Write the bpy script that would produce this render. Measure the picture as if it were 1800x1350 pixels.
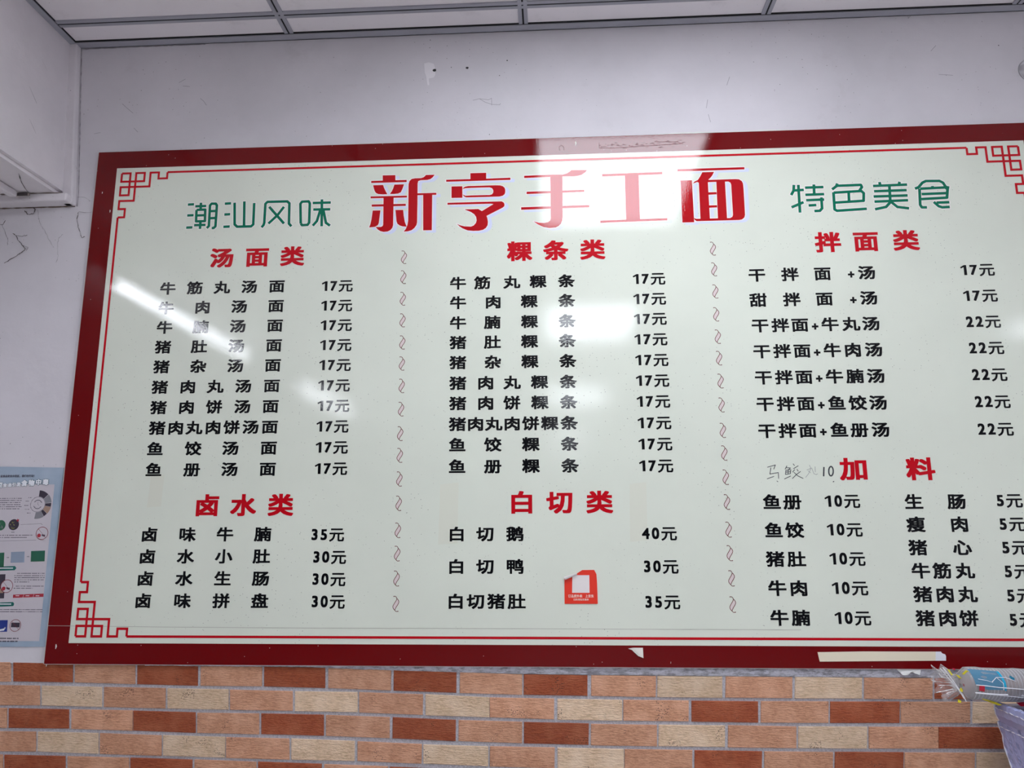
import bpy, bmesh, math, random
import numpy as np
from mathutils import Vector, Matrix
from mathutils.geometry import delaunay_2d_cdt
for o in list(bpy.data.objects): bpy.data.objects.remove(o)
SC = bpy.context.scene
COL = SC.collection
random.seed(7)

# ---------------- camera, light, exposure ----------------
CAM = {"loc": [1.1375965217655009,-1.679112866603209,1.617753484185139],"right": [0.9984754049021073,0.05502779399226895,-0.004336783821850521],"up": [0.014512542114929123,-0.1859004865196654,0.9824613963068034],"fwd": [-0.05325647309891507,0.9810264782359832,0.1864156567270261],"f": 1304.1045707146382}
cam = bpy.data.cameras.new('camera')
cam.sensor_fit = 'HORIZONTAL'; cam.sensor_width = 36.0
cam.lens = CAM['f'] * 36.0 / 1800.0
cam.clip_start = 0.02
cam_o = bpy.data.objects.new('camera', cam); COL.objects.link(cam_o)
R, U, F = CAM['right'], CAM['up'], CAM['fwd']; L = CAM['loc']
cam_o.matrix_world = Matrix(((R[0], U[0], -F[0], L[0]), (R[1], U[1], -F[1], L[1]), (R[2], U[2], -F[2], L[2]), (0, 0, 0, 1)))
SC.camera = cam_o
vs = SC.view_settings
vs.view_transform = 'Standard'; vs.look = 'None'; vs.gamma = 1.0; vs.use_curve_mapping = False
vs.exposure = 0.93
w = bpy.data.worlds.new('daylight'); SC.world = w; w.use_nodes = True
w.node_tree.nodes['Background'].inputs[0].default_value = (0.86, 0.90, 1.0, 1)
w.node_tree.nodes['Background'].inputs[1].default_value = 1.0
PANEL_STRENGTH = 7.8      # recessed ceiling panels
TUBE_STRENGTH = 13.0      # tubes under the beam
SC.cycles.use_denoising = True
SC.cycles.max_bounces = 10
SC.cycles.diffuse_bounces = 6
SC.cycles.sample_clamp_indirect = 6.0

# ---------------- measured layout ----------------
# measured layout of the wall, metres (x right, z up)
ROWS = [["牛筋丸汤面",[[0.2105,2.185],[0.2777,2.1845],[0.3448,2.1844],[0.4124,2.1846],[0.48,2.184]],"17",0.5882,0.6655,2.1817],["牛肉汤面",[[0.2098,2.1355],[0.3005,2.1353],[0.3907,2.1357],[0.4805,2.1349]],"17",0.5888,0.666,2.1328],["牛腩汤面",[[0.2106,2.0868],[0.2996,2.0867],[0.3906,2.0869],[0.4809,2.0862]],"17",0.589,0.6668,2.0843],["猪肚汤面",[[0.2109,2.0382],[0.2994,2.0383],[0.39,2.0383],[0.4811,2.0377]],"17",0.5896,0.6676,2.036],["猪杂汤面",[[0.2111,1.9899],[0.3008,1.99],[0.3909,1.9899],[0.4813,1.9894]],"17",0.5899,0.6678,1.9876],["猪肉丸汤面",[[0.2114,1.9409],[0.2795,1.9402],[0.3459,1.9408],[0.4134,1.9405],[0.4815,1.9401]],"17",0.5905,0.6673,1.9389],["猪肉饼汤面",[[0.2125,1.8916],[0.2801,1.8917],[0.3465,1.8921],[0.4143,1.8918],[0.4815,1.8912]],"17",0.5908,0.6679,1.8906],["猪肉丸肉饼汤面",[[0.2135,1.8431],[0.2582,1.8432],[0.3022,1.8427],[0.3476,1.8428],[0.3918,1.8436],[0.437,1.8437],[0.4824,1.8425]],"17",0.5911,0.6678,1.8424],["鱼饺汤面",[[0.213,1.7939],[0.3031,1.7943],[0.3923,1.7946],[0.4827,1.7943]],"17",0.5912,0.6681,1.7938],["鱼册汤面",[[0.2138,1.7455],[0.3043,1.7457],[0.3934,1.7462],[0.483,1.7451]],"17",0.5912,0.6683,1.7451],["卤味牛腩",[[0.2162,1.5983],[0.3053,1.5985],[0.393,1.5988],[0.4806,1.5982]],"35",0.592,0.667,1.5968],["卤水小肚",[[0.2157,1.549],[0.3049,1.5497],[0.3933,1.5501],[0.4804,1.5502]],"30",0.598,0.6734,1.5475],["卤水生肠",[[0.2154,1.5005],[0.3051,1.501],[0.3942,1.5019],[0.4815,1.5015]],"30",0.5981,0.6737,1.4994],["卤味拼盘",[[0.2146,1.4517],[0.305,1.4524],[0.3943,1.4536],[0.4819,1.4537]],"30",0.5986,0.6741,1.4513],["牛筋丸粿条",[[0.9191,2.1817],[0.9772,2.1818],[1.0469,2.1812],[1.1092,2.1815],[1.1761,2.1821]],"17",1.3296,1.4071,2.1824],["牛肉粿条",[[0.9196,2.1333],[1.003,2.1329],[1.088,2.1341],[1.1759,2.1336]],"17",1.3289,1.4067,2.1336],["牛腩粿条",[[0.92,2.085],[1.0011,2.084],[1.0882,2.0823],[1.176,2.0853]],"17",1.3288,1.4062,2.0852],["猪肚粿条",[[0.9204,2.0368],[1.0014,2.0357],[1.0878,2.0365],[1.1757,2.0369]],"17",1.3287,1.4057,2.0364],["猪杂粿条",[[0.9206,1.9885],[1.0021,1.9885],[1.0881,1.9884],[1.1758,1.9886]],"17",1.3286,1.4058,1.9874],["猪肉丸粿条",[[0.921,1.9404],[0.9857,1.9397],[1.0465,1.9395],[1.11,1.9392],[1.1759,1.9395]],"17",1.3288,1.4056,1.9393],["猪肉饼粿条",[[0.9212,1.8921],[0.9858,1.8919],[1.0463,1.8924],[1.1102,1.8925],[1.176,1.8922]],"17",1.3284,1.4057,1.891],["猪肉丸肉饼粿条",[[0.921,1.844],[0.9626,1.8441],[1.0041,1.8436],[1.0465,1.8441],[1.089,1.8436],[1.1321,1.8447],[1.1763,1.8435]],"17",1.3288,1.4061,1.8419],["鱼饺粿条",[[0.9211,1.7967],[1.0019,1.7959],[1.0886,1.7969],[1.1764,1.796]],"17",1.329,1.4062,1.794],["鱼册粿条",[[0.9212,1.7486],[1.0022,1.7476],[1.0884,1.745],[1.1764,1.7477]],"17",1.3288,1.4061,1.7451],["白切鹅",[[0.9214,1.5971],[0.9852,1.5968],[1.0519,1.5969]],"40",1.3317,1.4074,1.5966],["白切鸭",[[0.9212,1.5265],[0.9854,1.5267],[1.0515,1.5266]],"30",1.3321,1.4078,1.5259],["白切猪肚",[[0.9206,1.452],[0.9648,1.4524],[1.01,1.4524],[1.0548,1.4525]],"35",1.3329,1.408,1.4513],["干拌面+汤",[[1.6187,2.1853],[1.6943,2.1862],[1.7683,2.1856],[1.8329,2.183],[1.8685,2.186]],"17",2.0788,2.1541,2.1866],["甜拌面+汤",[[1.6177,2.1252],[1.6941,2.1251],[1.7677,2.1247],[1.8325,2.1214],[1.8676,2.1252]],"17",2.0777,2.1532,2.1251],["干拌面+牛丸汤",[[1.618,2.0636],[1.6637,2.0646],[1.7078,2.0638],[1.7416,2.0605],[1.7755,2.0644],[1.8222,2.0642],[1.8669,2.0644]],"22",2.0759,2.1526,2.0637],["干拌面+牛肉汤",[[1.6179,2.0029],[1.6636,2.0032],[1.7082,2.0032],[1.7413,1.9993],[1.7754,2.0035],[1.8211,2.0034],[1.8672,2.0034]],"22",2.0751,2.1523,2.0027],["干拌面+牛腩汤",[[1.6174,1.9423],[1.6632,1.9426],[1.7077,1.942],[1.7411,1.9389],[1.7752,1.9424],[1.8206,1.9428],[1.8664,1.9428]],"22",2.0746,2.1516,1.9415],["干拌面+鱼饺汤",[[1.6172,1.8817],[1.663,1.8818],[1.7073,1.8816],[1.7408,1.8782],[1.7753,1.8814],[1.8207,1.8815],[1.8656,1.8816]],"22",2.0746,2.1508,1.8804],["干拌面+鱼册汤",[[1.617,1.8208],[1.6625,1.821],[1.7068,1.8205],[1.7404,1.8177],[1.7754,1.8208],[1.8194,1.821],[1.8653,1.8209]],"22",2.0738,2.1498,1.8191],["鱼册",[[1.6173,1.6636],[1.6615,1.6634]],"10",1.7314,1.8063,1.6645],["鱼饺",[[1.6172,1.6025],[1.6616,1.6026]],"10",1.7316,1.8061,1.6033],["猪肚",[[1.6162,1.5411],[1.6616,1.5414]],"10",1.7313,1.8065,1.5417],["牛肉",[[1.6163,1.4803],[1.6617,1.4803]],"10",1.7315,1.8066,1.4804],["牛腩",[[1.6165,1.4187],[1.6615,1.4193]],"10",1.7319,1.8073,1.4188],["生肠",[[1.9206,1.6623],[2.0111,1.6623]],"5",2.0948,2.1489,1.6636],["瘦肉",[[1.9201,1.614],[2.0116,1.6138]],"5",2.0947,2.1488,1.6136],["猪心",[[1.9195,1.5651],[2.0116,1.5646]],"5",2.0939,2.1482,1.5643],["牛筋丸",[[1.9204,1.5165],[1.9648,1.5164],[2.0116,1.5164]],"5",2.0932,2.1472,1.5147],["猪肉丸",[[1.9197,1.4676],[1.9654,1.4676],[2.0115,1.468]],"5",2.0924,2.1462,1.4652],["猪肉饼",[[1.9199,1.4188],[1.9655,1.4189],[2.009,1.419]],"5",2.0916,2.1452,1.416]]
HEADS = [["卤水类",[[0.3463,1.6633],[0.431,1.6631],[0.518,1.6632]]],["粿条类",[[1.0659,2.2571],[1.1523,2.258],[1.2394,2.2579]]],["白切类",[[1.0672,1.6655],[1.1522,1.6656],[1.2403,1.665]]],["拌面类",[[1.7871,2.2613],[1.8736,2.2614],[1.9644,2.2625]]],["汤面类",[[0.3396,2.2598],[0.4271,2.2589],[0.5142,2.2589]]]]
ADD = [[1.8,1.734],[1.9424,1.7328]]
TITLE = [["xin",[[[0.7299,2.4644],[0.7615,2.4641],[0.7619,2.4506],[0.7898,2.4505],[0.79,2.4448],[0.7018,2.445],[0.7017,2.4505],[0.7303,2.4506]],[[0.7068,2.439],[0.7317,2.439],[0.7338,2.4324],[0.7371,2.4251],[0.7429,2.4142],[0.7313,2.4141],[0.7204,2.4153],[0.7142,2.4186],[0.7107,2.4245],[0.7084,2.4325]],[[0.7596,2.4391],[0.7836,2.4391],[0.7817,2.4324],[0.7792,2.4253],[0.7759,2.4182],[0.7692,2.4152],[0.7598,2.4144],[0.7489,2.4147],[0.7535,2.4217],[0.7567,2.4289]],[[0.7013,2.4097],[0.7916,2.4091],[0.7917,2.4043],[0.7015,2.4047]],[[0.7047,2.3885],[0.7891,2.3881],[0.7892,2.3824],[0.7049,2.3828]],[[0.7336,2.4051],[0.7587,2.4051],[0.7592,2.3333],[0.7573,2.3263],[0.7528,2.3208],[0.7462,2.3175],[0.7368,2.3167],[0.7287,2.3187],[0.7218,2.3231],[0.7162,2.3303],[0.7216,2.3297],[0.7297,2.3299],[0.7334,2.3319],[0.7346,2.3361]],[[0.7078,2.3728],[0.7271,2.3726],[0.726,2.3626],[0.724,2.3399],[0.7215,2.3344],[0.7149,2.3303],[0.7082,2.3296],[0.7004,2.329],[0.7032,2.3377],[0.7055,2.3504]],[[0.7638,2.3726],[0.7831,2.3723],[0.7848,2.3566],[0.7878,2.341],[0.7925,2.3285],[0.7821,2.3296],[0.7753,2.3322],[0.7698,2.3366],[0.7672,2.343]],[[0.837,2.462],[0.859,2.462],[0.8543,2.4554],[0.8483,2.4505],[0.8403,2.4486],[0.824,2.4484],[0.8186,2.4464],[0.8171,2.4399],[0.8177,2.3884],[0.8178,2.3388],[0.8162,2.3318],[0.8116,2.3249],[0.8051,2.3194],[0.7958,2.3166],[0.7851,2.3162],[0.7903,2.3226],[0.7941,2.3324],[0.7956,2.3436],[0.7952,2.389],[0.7947,2.4392],[0.7969,2.4478],[0.8023,2.4527],[0.8104,2.4541],[0.8253,2.4541],[0.8313,2.4561],[0.8347,2.4589]],[[0.8166,2.4144],[0.8637,2.4144],[0.8638,2.4091],[0.8167,2.4095]],[[0.8312,2.4108],[0.8537,2.4106],[0.8541,2.3178],[0.8329,2.318]]]],["heng",[[[0.9467,2.4632],[0.9857,2.4631],[0.9857,2.4476],[1.0449,2.4483],[1.0449,2.4426],[0.8874,2.4424],[0.8873,2.4478],[0.9468,2.4477]],[[0.9006,2.4299],[0.9274,2.4296],[0.9277,2.3994],[0.9009,2.3997]],[[0.9276,2.4222],[0.9308,2.4261],[0.9348,2.4284],[0.9415,2.4296],[1.0085,2.4297],[1.0192,2.4291],[1.0265,2.4266],[1.0305,2.4226],[1.0322,2.4176],[1.0322,2.4104],[1.0305,2.4055],[1.0258,2.4017],[1.0178,2.3998],[0.9431,2.4],[0.9364,2.4002],[0.9317,2.4028],[0.9278,2.4079],[0.931,2.4067],[0.935,2.4045],[0.9484,2.405],[0.9938,2.4048],[0.9998,2.4064],[1.0029,2.4113],[1.0029,2.417],[0.9998,2.4221],[0.9938,2.4245],[0.9483,2.4247],[0.9349,2.4241],[0.9309,2.4231]],[[0.8912,2.3876],[1.0018,2.3875],[1.0231,2.3874],[1.0284,2.3843],[1.0304,2.3793],[1.0297,2.3744],[1.0258,2.371],[0.9866,2.3509],[0.9886,2.3453],[0.9902,2.3354],[0.9893,2.327],[0.9853,2.3201],[0.9781,2.3154],[0.9675,2.3133],[0.9543,2.3133],[0.941,2.315],[0.929,2.3203],[0.921,2.3261],[0.9147,2.3326],[0.9223,2.3288],[0.9329,2.3258],[0.9489,2.3246],[0.9555,2.3272],[0.9608,2.3334],[0.9627,2.3404],[0.9614,2.3488],[0.9567,2.356],[0.9487,2.3619],[0.9406,2.3656],[0.9326,2.3694],[0.9486,2.3692],[0.9666,2.3694],[0.9753,2.3637],[1.0032,2.3808],[0.9965,2.382],[0.8913,2.3824]]]],["shou",[[[1.0782,2.4522],[1.1406,2.453],[1.1721,2.4526],[1.1821,2.4551],[1.1879,2.4587],[1.193,2.4632],[1.2311,2.4624],[1.2264,2.4567],[1.2177,2.4505],[1.2091,2.448],[1.1991,2.4471],[1.1713,2.4474],[1.1699,2.3427],[1.1686,2.3337],[1.1657,2.3263],[1.1599,2.3204],[1.1528,2.3169],[1.1387,2.3158],[1.1246,2.3184],[1.1119,2.3248],[1.1,2.3338],[1.112,2.33],[1.1247,2.3289],[1.1347,2.3309],[1.1397,2.3345],[1.1415,2.3405],[1.1419,2.4471],[1.0781,2.4463]],[[1.0839,2.4105],[1.2228,2.4113],[1.2227,2.4058],[1.0838,2.4044]],[[1.0704,2.3708],[1.2344,2.3718],[1.2342,2.3659],[1.0704,2.3641]]]],["gong",[[[1.267,2.4504],[1.4116,2.4517],[1.4113,2.4455],[1.2668,2.4444]],[[1.3216,2.4453],[1.3546,2.4456],[1.3536,2.3319],[1.3209,2.3316]],[[1.2595,2.3312],[1.4182,2.3332],[1.418,2.3275],[1.2594,2.3255]]]],["mian",[[[1.448,2.4576],[1.6069,2.4578],[1.6065,2.4519],[1.4477,2.4515]],[[1.4537,2.4281],[1.4809,2.428],[1.481,2.3209],[1.4533,2.3211]],[[1.5064,2.4478],[1.5344,2.4478],[1.5297,2.4387],[1.5245,2.4323],[1.5201,2.4283],[1.5183,2.42],[1.4967,2.4207],[1.4933,2.4231],[1.4826,2.4189],[1.4864,2.4241],[1.495,2.4284],[1.501,2.4373]],[[1.4968,2.423],[1.5184,2.4223],[1.5183,2.3292],[1.5181,2.3255],[1.496,2.3261]],[[1.5187,2.4276],[1.5842,2.4278],[1.5925,2.4268],[1.5984,2.4221],[1.6008,2.416],[1.6014,2.4024],[1.6008,2.3365],[1.599,2.3299],[1.5932,2.3249],[1.5862,2.3236],[1.4869,2.3234],[1.4829,2.3265],[1.481,2.331],[1.4818,2.3317],[1.4858,2.3294],[1.5659,2.3292],[1.5709,2.3322],[1.5726,2.3373],[1.5729,2.4138],[1.5712,2.4192],[1.5664,2.4219],[1.5184,2.4219]],[[1.5383,2.424],[1.5589,2.4239],[1.5583,2.3281],[1.5369,2.3279]],[[1.5177,2.3959],[1.5372,2.3959],[1.5375,2.39],[1.5176,2.3895]],[[1.518,2.3624],[1.5367,2.3626],[1.5368,2.3567],[1.518,2.3565]]]]]
GREEN = [[[[[0.2429,2.4016],[0.2587,2.4021]],[[0.2435,2.373],[0.2597,2.3734]],[[0.2435,2.3411],[0.2593,2.3415]],[[0.2621,2.3967],[0.29,2.3968]],[[0.276,2.4059],[0.2765,2.3876]],[[0.2661,2.3871],[0.2882,2.3873],[0.2896,2.357],[0.2672,2.3568],[0.2661,2.3871]],[[0.2673,2.3723],[0.2889,2.3726]],[[0.263,2.347],[0.292,2.3471]],[[0.2785,2.3565],[0.2787,2.3367]],[[0.2956,2.3384],[0.3006,2.3438],[0.2995,2.3978],[0.3033,2.4025],[0.3138,2.4022],[0.317,2.3973],[0.3172,2.3425],[0.313,2.3383],[0.308,2.3385]],[[0.3006,2.3826],[0.3164,2.383]],[[0.3007,2.364],[0.3165,2.3645]]],[[[0.3367,2.4015],[0.3525,2.4019]],[[0.3375,2.3729],[0.3523,2.3734]],[[0.3372,2.3407],[0.3533,2.3411]],[[0.3615,2.4034],[0.3653,2.3463],[0.3719,2.3401],[0.407,2.3401],[0.412,2.345],[0.411,2.4011]],[[0.3859,2.4061],[0.3892,2.3405]]],[[[0.4331,2.3368],[0.4377,2.3422],[0.4394,2.3486],[0.4394,2.3981],[0.4444,2.4031],[0.494,2.4029],[0.4996,2.3976],[0.5012,2.3447],[0.5077,2.3373]],[[0.4493,2.39],[0.4889,2.3451]],[[0.4865,2.3889],[0.4712,2.367],[0.4498,2.3461]]],[[[0.5307,2.3439],[0.5273,2.3955],[0.5311,2.401],[0.5475,2.4014],[0.5507,2.3961],[0.5514,2.3455],[0.5476,2.34],[0.5342,2.3396],[0.5307,2.3439]],[[0.558,2.3967],[0.6031,2.3967]],[[0.5601,2.3795],[0.6026,2.3791]],[[0.5806,2.4056],[0.5829,2.3352]],[[0.5774,2.3768],[0.5705,2.3492],[0.5608,2.3375]],[[0.5856,2.3766],[0.5931,2.3443],[0.6036,2.3364]]]],[[[[1.7196,2.4087],[1.7179,2.3942],[1.7114,2.3829]],[[1.7163,2.3943],[1.7418,2.3953]],[[1.7299,2.4084],[1.7286,2.3382]],[[1.7099,2.352],[1.7388,2.3641]],[[1.7449,2.4007],[1.7879,2.4011]],[[1.766,2.4083],[1.7651,2.3838]],[[1.7442,2.3826],[1.7881,2.3831]],[[1.7451,2.3689],[1.787,2.3695]],[[1.7809,2.375],[1.7803,2.3475],[1.7749,2.3415],[1.762,2.3412]],[[1.7497,2.3555],[1.7678,2.3561]]],[[[1.8206,2.4092],[1.8177,2.402],[1.8072,2.3944]],[[1.8161,2.4032],[1.8745,2.4039],[1.8766,2.3984],[1.8691,2.3878]],[[1.8104,2.386],[1.8741,2.3884],[1.8795,2.3829],[1.8774,2.3636],[1.81,2.3609]],[[1.8099,2.3871],[1.8089,2.3441],[1.8142,2.3404],[1.8831,2.3434]],[[1.845,2.3868],[1.8439,2.3624]]],[[[1.918,2.4097],[1.9195,2.4007]],[[1.9645,2.409],[1.962,2.4012]],[[1.9024,2.4002],[1.981,2.4013]],[[1.9034,2.3868],[1.9786,2.3874]],[[1.9012,2.3736],[1.9795,2.3741]],[[1.902,2.3607],[1.9793,2.362]],[[1.9401,2.4008],[1.9382,2.3571]],[[1.939,2.3589],[1.9274,2.3468],[1.9015,2.3415]],[[1.9408,2.3581],[1.9533,2.346],[1.9795,2.3417]]],[[[1.9978,2.3904],[2.0063,2.3937],[2.0163,2.4049],[2.0248,2.4089],[2.0557,2.4083],[2.0633,2.4034],[2.0686,2.3925],[2.0764,2.3905]],[[2.0098,2.39],[2.0668,2.3915],[2.0719,2.387],[2.0682,2.3658],[2.0097,2.3639]],[[2.0381,2.396],[2.0385,2.3909]],[[2.0116,2.3764],[2.0685,2.3772]],[[2.0082,2.3901],[2.0056,2.3498],[2.0088,2.3433],[2.0205,2.343]],[[2.0371,2.356],[2.0472,2.3451],[2.0549,2.342],[2.0721,2.3426]],[[2.0433,2.354],[2.0724,2.3543]]]]]
HAND = [[[1.6124,1.7406],[1.6304,1.7455],[1.6261,1.736]],[[1.6201,1.7397],[1.6171,1.7255],[1.6355,1.7287],[1.6355,1.7153]],[[1.6309,1.7104],[1.6337,1.7082]],[[1.6101,1.715],[1.6259,1.7204]],[[1.6555,1.7436],[1.6508,1.7357]],[[1.6536,1.7394],[1.6626,1.7385],[1.6573,1.734]],[[1.6523,1.7336],[1.6508,1.7244],[1.6617,1.726],[1.6631,1.7347],[1.6523,1.7336]],[[1.6573,1.7344],[1.6567,1.7252]],[[1.6517,1.7294],[1.6623,1.7301]],[[1.6477,1.7144],[1.6621,1.721]],[[1.669,1.748],[1.672,1.7434]],[[1.669,1.7368],[1.6802,1.7434]],[[1.6719,1.7351],[1.6665,1.7293]],[[1.6764,1.7359],[1.6793,1.7308]],[[1.6842,1.7308],[1.6747,1.7242],[1.665,1.7151]],[[1.6693,1.7292],[1.6777,1.7208],[1.6888,1.7153]]]
HANDF = [[[1.6976,1.7337],[1.7086,1.7381]],[[1.7042,1.7448],[1.7069,1.7373],[1.7011,1.7257],[1.6939,1.7174]],[[1.7,1.7323],[1.7061,1.7273]],[[1.7086,1.7381],[1.7126,1.7256],[1.7173,1.7235],[1.7207,1.7252]],[[1.7163,1.7414],[1.7158,1.7289]]]
HANDT = [[[1.7354,1.7401],[1.7331,1.7196]],[[1.7548,1.7307],[1.7541,1.7268],[1.7527,1.7234],[1.7509,1.7212],[1.749,1.7205],[1.7472,1.7212],[1.7458,1.7235],[1.745,1.7268],[1.745,1.7308],[1.7456,1.7348],[1.747,1.7381],[1.7488,1.7403],[1.7507,1.7411],[1.7525,1.7403],[1.7539,1.738],[1.7547,1.7347],[1.7548,1.7307]],[[1.7529,1.7087],[1.7539,1.707]]]
DIV = [[[0.7875,2.2511],[0.7873,2.201],[0.7872,2.1472],[0.7877,2.094],[0.7886,2.0402],[0.7887,1.9895],[0.7895,1.9363],[0.7893,1.8817],[0.7886,1.8248],[0.7889,1.7749],[0.7892,1.7212],[0.789,1.6667],[0.7885,1.6068],[0.7883,1.556],[0.7882,1.5021],[0.7881,1.4479]],[[1.5211,2.2542],[1.5212,2.203],[1.521,2.1491],[1.5199,2.094],[1.5206,2.0408],[1.5208,1.9902],[1.5211,1.9369],[1.5203,1.8818],[1.5198,1.8241],[1.5201,1.7732],[1.5202,1.7196],[1.5198,1.6653],[1.5199,1.6055],[1.5196,1.5552],[1.5201,1.5021],[1.5195,1.4474]]]
ORN = [[[0.0135,0.0135],[0.0371,0.0142],[0.0397,0.0728],[0.0159,0.0721],[0.015,0.0494],[0.0889,0.0516],[0.0872,0.0151],[0.1101,0.0155],[0.1105,0.0309],[0.132,0.0316],[0.1317,0.0162]],[[0.0135,0.0135],[0.0146,0.0357],[0.0745,0.0369],[0.0735,0.0147],[0.0512,0.0147],[0.0547,0.0871],[0.0162,0.086],[0.017,0.1069],[0.0346,0.1074],[0.0346,0.1282],[0.0187,0.1277]]]
BOARD = {"outer": [[-0.0,2.55],[0.0009,1.3179]],"inner": [[0.052,2.5048],[0.051,1.3629],[2.2593,2.5059],[1.8358,1.3618]]}
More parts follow.
